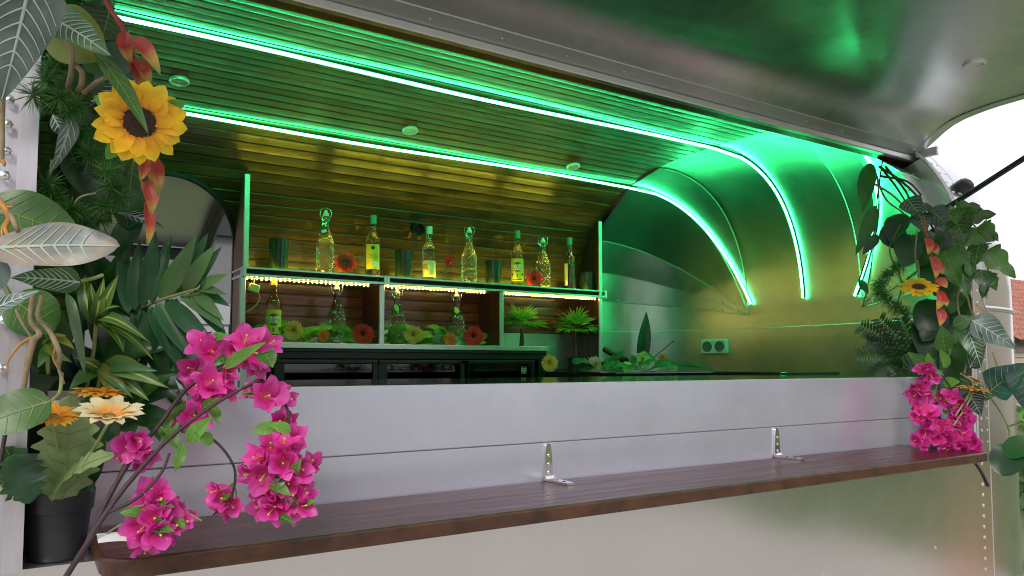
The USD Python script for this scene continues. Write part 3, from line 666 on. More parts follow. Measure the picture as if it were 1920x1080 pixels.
# socket block on the end wall
sk = INN.lift(1.62, Z0 - 0.001); nn = INN.normal_in(1.62, Z0 + 0.002); c = at(1338, 650, X=sk[0]); B = np.stack([unit(np.cross([0, 0, 1], nn)), [0, 0, 1], nn], 1)
def inB(m): return turned(m, B, (sk[0], 1.62, c[2]))
so = part(TR, 'power_socket', inB(box(-0.085, 0.085, -0.044, 0.044, -0.005, 0.03, 0.006)), 'socket_white', label='white double power socket on the end wall')
for dx in (-0.04, 0.04):
    part(so, 'socket_insert', inB(turned(lathe([(0.033, 0.029), (0.031, 0.0325), (0.027, 0.0325), (0.025, 0.031), (1e-4, 0.031)], 24), None, (dx, 0, 0))), 'socket_grey')

# folding serving shelf with two brackets
shp = Polygon([(0.105, -0.004), (2.754, -0.004), (2.754, -0.296), (0.105, -0.296)]).buffer(-0.055).buffer(0.055, 10).union(Polygon([(0.105, -0.004), (2.754, -0.004), (2.754, -0.15), (0.105, -0.15)])).union(Polygon([(1.5, -0.004), (2.752, -0.004), (2.752, -0.294), (1.5, -0.296)]).buffer(-0.012).buffer(0.012, 4))
ZS, TS = 1.103, 0.031
def board(poly, z0, z1, r=0.006):
    ms = []
    for k in range(4):
        t0_, t1_ = k / 4, (k + 1) / 4
    rings = []
    for k in range(5):
        a = k / 4 * math.pi / 2; rings.append((z1 - r + r * math.sin(a), r * (1 - math.cos(a))))
    rings = [(z0 + 0.003, 0.0), (z0, 0.003)][::-1] + rings
    base = poly.simplify(0.0005); ring0 = np.array(base.exterior.coords)[:-1]
    # resample the outline evenly
    d = np.concatenate([[0], np.cumsum(np.linalg.norm(np.diff(np.vstack([ring0, ring0[:1]]), axis=0), axis=1))]); n = 420
    u = np.linspace(0, d[-1], n, endpoint=False); rr = np.vstack([ring0, ring0[:1]])
    out = np.stack([np.interp(u, d, rr[:, 0]), np.interp(u, d, rr[:, 1])], 1)
    tg = np.roll(out, -1, 0) - np.roll(out, 1, 0); nrm = np.stack([-tg[:, 1], tg[:, 0]], 1); nrm /= np.linalg.norm(nrm, axis=1, keepdims=True)
    c = np.array(poly.centroid.coords[0])
    if not base.exterior.is_ccw: nrm = -nrm
    v = np.vstack([np.column_stack([out + nrm * ins, np.full(n, z)]) for z, ins in rings]); k = len(rings)
    f = [[i * n + j, i * n + (j + 1) % n, (i + 1) * n + (j + 1) % n, (i + 1) * n + j] for i in range(k - 1) for j in range(n)]
    side = (v, np.array(f))
    import mapbox_earcut
    def cap(vv, z, flip):
        tri = mapbox_earcut.triangulate_float64(vv.astype(float), np.array([len(vv)])).reshape(-1, 3)
        return np.column_stack([vv, np.full(len(vv), z)]), tri[:, ::-1] if flip else tri
    return side, cap(v[(k - 1) * n:, :2], rings[-1][0], False), cap(v[:n, :2], rings[0][0], True)
try:
    sd_, tp_, bt_ = board(shp, ZS - TS, ZS)
except ImportError:
    m_ = trimesh.creation.extrude_polygon(shp, TS); m_.apply_translation([0, 0, ZS - TS]); sd_, tp_, bt_ = (m_.vertices, m_.faces), None, None
shelf = part(TR, 'serving_shelf', [x for x in (tp_, bt_) if x is not None] or [sd_], 'shelf_wood', 30, label='dark brown folding serving shelf under the counter')
if tp_ is not None: part(shelf, 'shelf_edge', sd_, 'edge_wood', 40)
def bracket(x):
    prof = Polygon([(-0.013, 0), (0.013, 0), (0.010, 0.06), (0.0075, 0.078)] + [(0.0075 * math.cos(a), 0.078 + 0.0075 * math.sin(a)) for a in np.linspace(0, math.pi, 8)] + [(-0.0075, 0.078), (-0.010, 0.06)]).buffer(0)
    up = trimesh.creation.extrude_polygon(prof, 0.006); up = turned((np.array(up.vertices)[:, [0, 2, 1]] * [1, -1, 1], np.array(up.faces)[:, ::-1]), None, (x, 0.0015, ZS + 0.008))
    arm = Polygon([(-0.012, 0), (0.012, 0), (0.009, -0.085), (-0.009, -0.085)]).buffer(0.002)
    ar = trimesh.creation.extrude_polygon(arm, 0.006); ar = turned((np.array(ar.vertices), np.array(ar.faces)), None, (x, -0.01, ZS + 0.0008))
    hinge = tube([(x - 0.014, -0.006, ZS + 0.008), (x + 0.014, -0.006, ZS + 0.008)], 0.0065, 10)
    b = part(TR, 'shelf_bracket', [up, ar, hinge], 'chrome', 30, label='shiny folding bracket between counter front and shelf')
    for dz in (0.022, 0.042, 0.064):
        part(b, 'screw', turned(lathe([(0.0042, 0), (0.0046, 0.0012), (0.003, 0.0024), (0.0016, 0.0022), (0.0012, 0.0012), (1e-4, 0.0012)], 12), basis((0, -1, 0)), (x, -0.0045, ZS + dz)), 'rivet_steel')
    for dy in (-0.04, -0.07):
        part(b, 'screw', turned(lathe([(0.004, 0), (0.0042, 0.0008), (0.0025, 0.001), (1e-4, 0.0006)], 10), None, (x, dy, ZS + 0.0068)), 'black_plastic')
for px, py in ((1027, 893), (1456, 857)): bracket(at(px, py, Y=0.0)[0])
part(TR, 'fascia_button', turned(lathe([(0.008, 0), (0.008, 0.004), (0.005, 0.006), (0.0042, 0.004), (0.0015, 0.004), (1e-4, 0.0055)], 18), basis((0, -1, 0)), at(287, 903, Y=-0.001)), 'chrome', label='small round stud on the lower counter board')

# ---------------------------------------------------------------- materials of bottles, flowers and leaves
plain('label_yellow', (0.75, 0.55, 0.06), 0.5, 0, 0.06, 30)
plain('label_cream', (0.70, 0.62, 0.36), 0.5, 0, 0.06, 30)
plain('label_white', (0.75, 0.74, 0.66), 0.5, 0, 0.05, 30)
plain('label_dark', (0.04, 0.05, 0.045), 0.45, 0, 0.2, 30)
plain('print_black', (0.02, 0.018, 0.015), 0.6)
plain('print_red', (0.42, 0.035, 0.025), 0.5)
plain('print_white', (0.8, 0.8, 0.76), 0.6)
plain('print_orange', (0.7, 0.25, 0.03), 0.6)
plain('cap_gold', (0.62, 0.42, 0.05), 0.35, 0.4, 0.1)
plain('cap_white', (0.7, 0.7, 0.66), 0.4)
plain('cap_green', (0.10, 0.30, 0.16), 0.35)
plain('stopper', (0.72, 0.72, 0.66), 0.25)
plain('tag_paper', (0.55, 0.62, 0.16), 0.6, 0, 0.05)
plain('soil', (0.02, 0.014, 0.01), 0.95, 0, 0.4, 60, bump=0.8)
plain('led_wire', (0.55, 0.5, 0.35), 0.5)
plain('stem_green', (0.10, 0.17, 0.03), 0.5, 0, 0.25, 30)
plain('stem_pale', (0.24, 0.28, 0.10), 0.5, 0, 0.25, 30)
plain('stem_brown', (0.045, 0.022, 0.025), 0.6, 0, 0.35, 60, bump=0.5)
plain('vine_tan', (0.26, 0.20, 0.11), 0.6, 0, 0.3, 40, bump=0.3)
plain('root_orange', (0.48, 0.22, 0.045), 0.55, 0, 0.25, 40, bump=0.3)
plain('stem_red', (0.33, 0.035, 0.03), 0.45, 0, 0.2, 30)
plain('stamen', (0.65, 0.55, 0.10), 0.6)
plain('disc_brown', (0.035, 0.016, 0.006), 0.85, 0, 0.6, 160, bump=0.9, bscale=300)
plain('disc_gold', (0.40, 0.20, 0.03), 0.8, 0, 0.4, 120, bump=0.8)
plain('disc_green', (0.16, 0.20, 0.04), 0.8, 0, 0.3, 120, bump=0.6)
plain('vein_pale', (0.46, 0.55, 0.46), 0.45, 0, 0.1, 30)
plain('vein_green', (0.20, 0.30, 0.07), 0.45, 0, 0.1, 30)
mat('rum_glass', {'p': ('principled_bsdf', {'base_color': (0.97, 0.92, 0.62), 'roughness': 0.02, 'transmission_weight': 1.0, 'ior': 1.4})})
leaf_mat('leaf_bright', (0.07, 0.22, 0.025), (0.16, 0.36, 0.05), 0.45, 20, 0.25)
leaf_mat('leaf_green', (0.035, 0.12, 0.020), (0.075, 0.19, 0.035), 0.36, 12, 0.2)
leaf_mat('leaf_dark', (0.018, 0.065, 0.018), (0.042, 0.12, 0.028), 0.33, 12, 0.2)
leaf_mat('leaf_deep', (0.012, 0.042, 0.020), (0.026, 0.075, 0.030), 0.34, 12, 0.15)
leaf_mat('leaf_sage', (0.15, 0.23, 0.09), (0.26, 0.35, 0.15), 0.5, 18, 0.2, 0.12)
leaf_mat('leaf_olive', (0.10, 0.14, 0.015), (0.22, 0.24, 0.03), 0.4, 9, 0.25)
leaf_mat('leaf_fern', (0.03, 0.11, 0.02), (0.07, 0.20, 0.035), 0.5, 30, 0.2)
leaf_mat('palm_green', (0.020, 0.085, 0.032), (0.038, 0.125, 0.045), 0.36, 10, 0.15)
leaf_mat('palm_light', (0.07, 0.16, 0.06), (0.14, 0.24, 0.09), 0.38, 10, 0.2)
leaf_mat('small_palm', (0.08, 0.30, 0.04), (0.16, 0.46, 0.07), 0.42, 12, 0.25)
leaf_mat('alocasia_silver', (0.05, 0.095, 0.085), (0.16, 0.21, 0.185), 0.34, 16, 0.12, 0.1)
leaf_mat('alocasia_tan', (0.085, 0.13, 0.14), (0.34, 0.27, 0.20), 0.36, 13, 0.12, 0.05)
leaf_mat('alocasia_green', (0.035, 0.11, 0.045), (0.11, 0.20, 0.075), 0.34, 22, 0.15, 0.15)
leaf_mat('alocasia_dark', (0.014, 0.050, 0.042), (0.042, 0.095, 0.085), 0.3, 12, 0.1, 0.15)
uv_leaf('bract_pink', None, None, 0.40, 0.38, 'x', 0.16, [(0.0, (0.85, 0.14, 0.24)), (0.22, (0.72, 0.025, 0.27)), (0.6, (0.82, 0.06, 0.42)), (0.9, (0.88, 0.14, 0.55)), (1.0, (0.70, 0.05, 0.38))])
uv_leaf('dracaena', None, None, 0.38, 0.2, 'y', 0.15, [(0.0, (0.04, 0.11, 0.02)), (0.40, (0.06, 0.15, 0.03)), (0.47, (0.40, 0.46, 0.06)), (0.53, (0.40, 0.46, 0.06)), (0.60, (0.06, 0.15, 0.03)), (1.0, (0.12, 0.22, 0.03))])
uv_leaf('sun_petal', None, None, 0.45, 0.3, 'x', 0.1, [(0.0, (0.80, 0.24, 0.006)), (0.3, (0.92, 0.48, 0.010)), (1.0, (0.96, 0.62, 0.02))])
uv_leaf('heliconia', None, None, 0.38, 0.25, 'x', 0.12, [(0.0, (0.50, 0.05, 0.035)), (0.5, (0.58, 0.07, 0.05)), (0.74, (0.70, 0.38, 0.10)), (1.0, (0.20, 0.34, 0.03))])
uv_leaf('heliconia_pink', None, None, 0.38, 0.25, 'x', 0.12, [(0.0, (0.60, 0.09, 0.07)), (0.6, (0.68, 0.13, 0.10)), (0.85, (0.72, 0.40, 0.10)), (1.0, (0.35, 0.40, 0.05))])
uv_leaf('petal_cream', None, None, 0.5, 0.3, 'x', 0.06, [(0.0, (0.80, 0.30, 0.05)), (0.3, (0.83, 0.48, 0.12)), (0.7, (0.85, 0.74, 0.44)), (1.0, (0.84, 0.78, 0.55))])
uv_leaf('petal_orange', None, None, 0.5, 0.3, 'x', 0.08, [(0.0, (0.72, 0.25, 0.02)), (0.6, (0.80, 0.36, 0.03)), (1.0, (0.82, 0.50, 0.08))])
uv_leaf('petal_yellow', None, None, 0.5, 0.3, 'x', 0.08, [(0.0, (0.90, 0.22, 0.02)), (0.45, (0.95, 0.42, 0.06)), (1.0, (0.95, 0.58, 0.18))])
uv_leaf('petal_red', None, None, 0.5, 0.25, 'x', 0.08, [(0.0, (0.35, 0.012, 0.012)), (0.4, (0.74, 0.015, 0.02)), (1.0, (0.86, 0.03, 0.03))])
uv_leaf('petal_coral', None, None, 0.5, 0.25, 'x', 0.08, [(0.0, (0.65, 0.08, 0.02)), (0.5, (0.92, 0.15, 0.02)), (1.0, (0.95, 0.22, 0.04))])
uv_leaf('petal_pink', None, None, 0.5, 0.3, 'x', 0.06, [(0.0, (0.75, 0.50, 0.20)), (0.4, (0.80, 0.48, 0.40)), (1.0, (0.84, 0.62, 0.54))])
uv_leaf('petal_lime', None, None, 0.5, 0.3, 'x', 0.06, [(0.0, (0.60, 0.60, 0.10)), (0.5, (0.66, 0.74, 0.24)), (1.0, (0.72, 0.80, 0.40))])

# ---------------------------------------------------------------- leaf and flower builders
def dp(px, py, D): return EYE + ray(px, py) * D
SHAPES = {
    'lance': lambda t: math.sin(math.pi * min(1, t ** 0.75)) ** 0.85,
    'strap': lambda t: min(1.0, (t / 0.12) ** 0.6 if t > 0 else 0) * (1 - t ** 4) ** 0.8 * (1 - 0.25 * t),
    'oval': lambda t: math.sqrt(max(0, math.sin(math.pi * t ** 0.85))) ,
    'heart': lambda t: (min(1.0, max(t, 0) / 0.16) ** 0.5) * (1 - max(0, (t - 0.16) / 0.84) ** 1.45),
    'petal': lambda t: (0.35 + 0.65 * math.sin(math.pi * min(1, 0.18 + 0.5 * t))) * (1 - max(0, (t - 0.62) / 0.38) ** 2.2),
    'blunt': lambda t: (0.4 + 0.6 * min(1, t / 0.5)) * (1 - max(0, (t - 0.8) / 0.2) ** 2.5),
    'bract': lambda t: math.sin(math.pi * min(1, 0.12 + 0.88 * t)) ** 0.7 * (1 - 0.25 * t),
    'lobed': lambda t: math.sqrt(max(0, math.sin(math.pi * t ** 0.8))) * (0.84 + 0.16 * math.cos(t * 44)),
    'ivy': lambda t: (min(1, t / 0.10) ** 0.5) * (1 - t) ** 0.75 * (0.82 + 0.36 * abs(math.cos(t * 8.0))),
}
class Leaf:
    def __init__(s, b, t, w, n, shape='lance', curl=0.08, fold=0.15, wave=0.0, twist=0.0, ph=0.0, side=0.0):
        s.b, s.t = np.asarray(b, float), np.asarray(t, float); d = s.t - s.b; s.L = np.linalg.norm(d); s.d = d / s.L
        n = np.asarray(n, float); s.n = unit(n - s.d * np.dot(n, s.d)); s.sd = np.cross(s.d, s.n)
        s.w, s.f, s.curl, s.fold, s.wave, s.tw, s.ph, s.side = w / 2, SHAPES[shape], curl, fold, wave, twist, ph, side
    def frame(s, t):
        a = s.tw * (t - 0.3); c, q = math.cos(a), math.sin(a)
        return s.n * c + s.sd * q, s.sd * c - s.n * q
    def at(s, t, v, off=0.0):
        n, sd = s.frame(t); w = s.w * s.f(min(max(t, 0.0), 1.0))
        c = s.b + s.d * s.L * t + (s.n * s.curl + s.sd * s.side) * s.L * 4 * t * (1 - t)
        h = s.fold * abs(v) * w + s.wave * s.w * math.sin(9 * t + s.ph + (2 if v > 0 else 0)) * v * v
        return c + sd * w * v + n * (h + off)
    def mesh(s, nu=14, nv=5):
        v, f = grid(lambda a, b: s.at(a, b * 2 - 1), nu, nv)
        uv = np.array([(a, b) for a in np.linspace(0, 1, nu) for b in np.linspace(0, 1, nv)])
        return v, f, uv
    def veins(s, k=6, r=0.0012, mid=0.0022, rise=0.28):
        ms = [tube([s.at(t, 0, 0.0008) for t in np.linspace(0.02, 0.97, 12)], [mid, mid * 0.3], 5)]
        for i in range(k):
            t0 = 0.06 + 0.74 * i / k
            for sg in (-1, 1):
                ms.append(tube([s.at(t0 + rise * (1 - t0) * a, sg * 0.92 * a ** 0.9, 0.0009) for a in np.linspace(0, 1, 6)], [r, r * 0.35], 4))
        return ms
def put_leaf(parent, lf, mt, name='leaf', veins=None, nu=14, nv=5, label=None, k=6, vr=0.0012):
    v, f, uv = lf.mesh(nu, nv)
    p = part(parent, name, (v, f), mt, smooth=True, uv=uv, label=label)
    if veins: part(p, 'veins', lf.veins(k, vr, vr * 1.8), veins, smooth=60, kind='stuff')
    return p
def toward(p, tilt=(0, 0), d=None):
    """a direction from p to the photographer, leaned sideways and up"""
    n = unit(EYE - np.asarray(p)); return unit(n + RGT * tilt[0] + np.array([0, 0, 1.0]) * tilt[1])
def bloom(parent, c, n, R, mt, npet=16, layers=2, shape='blunt', wpet=None, cup=0.12, disc=0.3, discmat='disc_gold', seed=0, single_petals=False, droop=0.0, back=True):
    """a daisy-like flower head facing n"""
    r = random.Random(seed); B = basis(n); ms, us = [], []; head = None
    for l in range(layers):
        k = npet if l == 0 else int(npet * 0.8); RR = R * (1.0 - 0.2 * l)
        for i in range(k):
            a = 2 * math.pi * (i + 0.5 * l + r.uniform(-0.18, 0.18)) / k; q = RR * r.uniform(0.9, 1.06)
            dr = B[:, 0] * math.cos(a) + B[:, 1] * math.sin(a); cu = cup + 0.10 * l + r.uniform(-0.06, 0.06)
            b = c + dr * R * disc * 0.7 + B[:, 2] * (0.003 + 0.003 * l); t = c + dr * q + B[:, 2] * q * (cu - droop)
            w = (wpet or 2 * math.pi * R * 0.75 / npet * 1.15) * r.uniform(0.9, 1.1)
            lf = Leaf(b, t, w, B[:, 2] + dr * -0.2, shape, 0.05 + 0.05 * r.random(), 0.22, 0.12, r.uniform(-0.3, 0.3), r.random() * 6)
            if single_petals: put_leaf(parent, lf, mt, 'petal', nu=8, nv=5)
            else:
                v, f, uv = lf.mesh(6, 3); ms.append((v, f)); us.append(uv)
    if ms: part(parent, 'petals', ms, mt, smooth=True, uv=np.vstack(us), kind='stuff')
    dr = R * disc
    v, f = lathe([(dr, -0.002), (dr * 0.98, dr * 0.12), (dr * 0.75, dr * 0.26), (dr * 0.42, dr * 0.26), (1e-4, dr * 0.16)], 18)
    part(parent, 'disc', turned((v, f), B, c + B[:, 2] * 0.002), discmat, smooth=50)

# ---------------------------------------------------------------- bottle rack on the rear wall
YU = 1.90
RK = thing('bottle_rack', 'two tier bottle rack with pale metal edges on the plank rear wall', 'rack', (1.85, 2.0, 1.5))
def side_panel(x0, x1, z0, z1):
    zz = np.linspace(z0, z1, 24); pts = [(YU + 0.012, z0)] + [(max(INN.y_at(z, 1) - 0.002, YU + 0.013), z) for z in zz] + [(YU + 0.012, z1)]
    m = trimesh.creation.extrude_polygon(Polygon(pts).buffer(0), x1 - x0)
    v = np.array(m.vertices); return np.column_stack([np.full(len(v), x0) + v[:, 2], v[:, 0], v[:, 1]]), np.array(m.faces)
XU0, XU1, XD1, XD2 = 0.808, 2.880, 1.465, 2.165
ZB, ZL, ZU = 1.500, 1.795, 1.838
part(RK, 'side_panel', side_panel(XU0, XU0 + 0.018, 1.36, 2.255), 'post_wood', False, label='reddish brown left side panel')
part(RK, 'side_panel', side_panel(XU1 - 0.018, XU1, 1.362, 2.262), 'panel_wood', False)
part(RK, 'edge_strip', box(XU0 - 0.002, XU0 + 0.022, YU, YU + 0.0115, ZU + 0.002, 2.262, 0.002), 'shelf_edge')
part(RK, 'edge_strip', box(XU0 - 0.014, XU0 + 0.012, YU - 0.002, YU + 0.0115, 1.365, ZL - 0.001, 0.002), 'shelf_edge')
part(RK, 'edge_strip', box(XU1 - 0.022, XU1 + 0.002, YU, YU + 0.0115, 1.362, 2.255, 0.002), 'shelf_edge')
for x0, x1, last in ((XU0 - 0.004, XD1 + 0.022, 0), (XD1 + 0.030, XU1 + 0.028, 1)):
    part(RK, 'upper_shelf', box(x0, x1, YU - 0.012, INN.y_at(1.83, 1) - 0.004, 1.829, ZU, 0.001), 'shelf_edge', 30)
    part(RK, 'upper_shelf', box(x0, x1, YU - 0.012, INN.y_at(1.80, 1) - 0.004, ZL, ZL + 0.012, 0.001), 'shelf_edge', 30)
    part(RK, 'shelf_gap', box(x0 + 0.03, x1 - 0.03, YU + 0.03, 2.09, ZL + 0.012, 1.829), 'black_rubber', False)
for x in (XU0 - 0.006, XD1 + 0.014, XD1 + 0.030, XU1 + 0.008):
    part(RK, 'shelf_cap', box(x, x + 0.016, YU - 0.015, YU + 0.03, ZL - 0.001, ZU + 0.001, 0.001), 'shelf_edge', 30)
for x in (XD1, XD2):
    part(RK, 'divider', box(x + 0.002, x + 0.020, YU + 0.012, 2.135, ZB, ZL - 0.0005), 'panel_wood', False)
    part(RK, 'edge_strip', box(x - 0.002, x + 0.024, YU, YU + 0.0115, ZB, ZL - 0.0005, 0.002), 'shelf_edge')
part(RK, 'base_shelf', box(0.915, 2.462, YU - 0.030, 2.137, ZB - 0.026, ZB - 0.0005, 0.002), 'shelf_edge', 30, label='pale metal base shelf over the fridge')
part(RK, 'side_plate', box(0.80, 0.912, YU - 0.02, 2.13, 1.05, ZB - 0.03), 'aluminium_trim', False)
# fairy lights in the three compartments
for k, (x0, x1) in enumerate(((XU0 + 0.022, XD1 - 0.05), (XD1 + 0.03, XD2 - 0.07), (XD2 + 0.03, XU1 - 0.03))):
    where = ('left', 'middle', 'right')[k]
    ft = thing('fairy_light_strip', f'row of warm white fairy lights over the {where} compartment of the bottle rack', 'fairy lights', ((x0 + x1) / 2, YU + 0.03, ZL - 0.01), group='fairy lights under the bottle rack')
    xs = np.arange(x0, x1, 0.0215)
    part(ft, 'wire', tube([(x, YU + 0.026, ZL - 0.004) for x in np.linspace(x0, x1, 4)], 0.0022, 5), 'led_wire')
    part(ft, 'bulbs', [ball((x, YU + 0.022, ZL - 0.0085 + rng.uniform(-.0012, .0012)), 0.0034) for x in xs], 'fairy_bulb', kind='stuff')
ft = thing('light_strip', 'warm light strip lying behind the lip of the upper rack shelf', 'light strip', (1.85, YU + 0.03, ZU))
part(ft, 'tape', box(XU0 + 0.05, XU1 - 0.06, YU + 0.040, YU + 0.054, ZU + 0.001, ZU + 0.002), 'led_wire', False)
part(ft, 'glow_line', box(XU0 + 0.06, XU1 - 0.07, YU + 0.0425, YU + 0.0515, ZU + 0.0022, ZU + 0.0042), 'warm_strip', False)
ad = at(476, 540, Y=YU + 0.03)
t = thing('light_adapter', 'small yellowish adapter with a curled cable hanging in the left compartment', 'adapter', ad)
part(t, 'housing', turned(box(-0.024, 0.024, -0.012, 0.012, -0.019, 0.019, 0.005), basis((0.25, 0, 1), (1, 0, 0)), ad), 'cable_white')
part(t, 'cable', tube(smoothpath([ad + [0.0, 0, 0.02], ad + [0.004, 0, 0.055]], 6), 0.0022, 6), 'cable_white')
part(t, 'cable', tube(smoothpath([ad + [0.02, 0.0, -0.015], ad + [0.028, 0.005, -0.045], ad + [0.01, 0.01, -0.08], ad + [-0.025, 0.02, -0.11]], 16), 0.0022, 6), 'cable_white')

# ---------------------------------------------------------------- bottles
def wrap(m, r, z0, ang, off):
    """flat artwork (x across, y up) bent round an upright cylinder"""
    v, f = V(m); a = ang + v[:, 0] / r; rr = r + off + v[:, 2]
    return np.column_stack([np.cos(a) * rr, np.sin(a) * rr, z0 + v[:, 1]]), f
def patch(w, h, n=14): return grid(lambda a, b: ((a - 0.5) * w, (b - 0.5) * h, 0.0), n, 3)
def flatdisc(r, n=26): 
    v = np.array([(0, 0, 0)] + [(r * math.cos(a), r * math.sin(a), 0) for a in np.linspace(0, 2 * math.pi, n, endpoint=False)])
    return v, np.array([[0, i + 1, (i + 1) % n + 1] for i in range(n)])
def text(s, h, x=0.0, y=0.0, bold=True):
    m = meshkit.text_mesh(s, h, 0.0004, bold); v = np.array(m.vertices); v[:, 0] += x - (v[:, 0].min() + v[:, 0].max()) / 2; v[:, 1] += y
    return v, np.array(m.faces)
def face_angle(p): return math.atan2(EYE[1] - p[1], EYE[0] - p[0])
def rum_bottle(px, top, Y, z0, label, art, cap='cap_gold', glass='rum_glass', r=0.036):
    p = at(px, top, Y=Y); H = p[2] - z0; o = np.array([p[0], Y, z0])
    t = thing('rum_bottle', label, 'bottle', o)
    prof = [(1e-4, 0.004), (r * 0.8, 0.0), (r * 0.97, 0.004), (r, 0.010), (r, H * 0.56), (r * 0.97, H * 0.60), (r * 0.80, H * 0.66), (r * 0.55, H * 0.71), (0.0145, H * 0.76), (0.0135, H * 0.9), (0.0148, H * 0.915), (0.0148, H * 0.93), (1e-4, H * 0.931)]
    part(t, 'glass_body', turned(lathe(prof, 28), None, o), glass, smooth=50)
    part(t, 'cap', turned(lathe([(0.0158, H * 0.86), (0.0165, H * 0.862), (0.0165, H * 0.995), (0.0155, H), (1e-4, H)], 20), None, o), cap, smooth=40)
    a = face_angle(o)
    def W(m, mt, name, off, z): part(t, name, turned(wrap(m, r, z, a, off), None, o), mt, smooth=60)
    art(W, H, r); return t
def art_red_disc(W, H, r):
    W(patch(r * 2.5, H * 0.40), 'label_yellow', 'label', 0.0006, H * 0.29)
    W(flatdisc(H * 0.088), 'print_red', 'label_disc', 0.0011, H * 0.34)
    W(join([text('Havana', H * 0.052, 0, H * 0.005), text('Club', H * 0.052, 0, -H * 0.055)]), 'print_white', 'lettering', 0.0015, H * 0.34)
    W(join([text('3', H * 0.045, 0, 0), (lambda d: (d[0] + [-H * 0.10, H * 0.045, 0], d[1]))(flatdisc(H * 0.022)), (lambda d: (d[0] + [H * 0.10, H * 0.045, 0], d[1]))(flatdisc(H * 0.022)), (lambda v: (v[0] + [0, -H * 0.045, 0], v[1]))(patch(r * 1.5, H * 0.014))]), 'print_black', 'label_print', 0.0012, H * 0.165)
def art_yellow(W, H, r):
    W(patch(r * 2.2, H * 0.40), 'label_yellow', 'label', 0.0006, H * 0.32)
    W(flatdisc(H * 0.03), 'print_black', 'label_emblem', 0.0011, H * 0.46)
    W((lambda v: (v[0] + [r * 0.45, 0, 0], v[1]))(patch(r * 0.9, H * 0.085)), 'print_white', 'label_panel', 0.001, H * 0.20)
    W(join([(lambda v: (v[0] + [r * 0.1, H * z, 0], v[1]))(patch(r * 1.5, H * 0.008)) for z in (0, 0.03, 0.06)]), 'print_orange', 'label_print', 0.0011, H * 0.30)
def art_white(W, H, r):
    W(patch(r * 2.4, H * 0.30), 'label_cream', 'label', 0.0006, H * 0.21)
    W((lambda v: (v[0] + [-r * 0.6, 0, 0], v[1]))(patch(r * 0.8, H * 0.10)), 'print_orange', 'label_print', 0.0011, H * 0.25)
    W((lambda v: (v[0] + [r * 0.55, 0, 0], v[1]))(patch(r * 0.8, H * 0.12)), 'label_white', 'label_panel', 0.0011, H * 0.25)
def art_dark(W, H, r):
    W((lambda v: (v[0] + [-r * 0.75, 0, 0], v[1]))(patch(r * 0.8, H * 0.42)), 'label_cream', 'label', 0.0006, H * 0.29)
    W((lambda v: (v[0] + [r * 0.6, 0, 0], v[1]))(patch(r * 1.1, H * 0.36)), 'label_dark', 'label_panel', 0.0006, H * 0.30)
    W((lambda v: (v[0] + [r * 0.6, 0, 0], v[1]))(flatdisc(H * 0.05)), 'print_red', 'label_disc', 0.0011, H * 0.36)
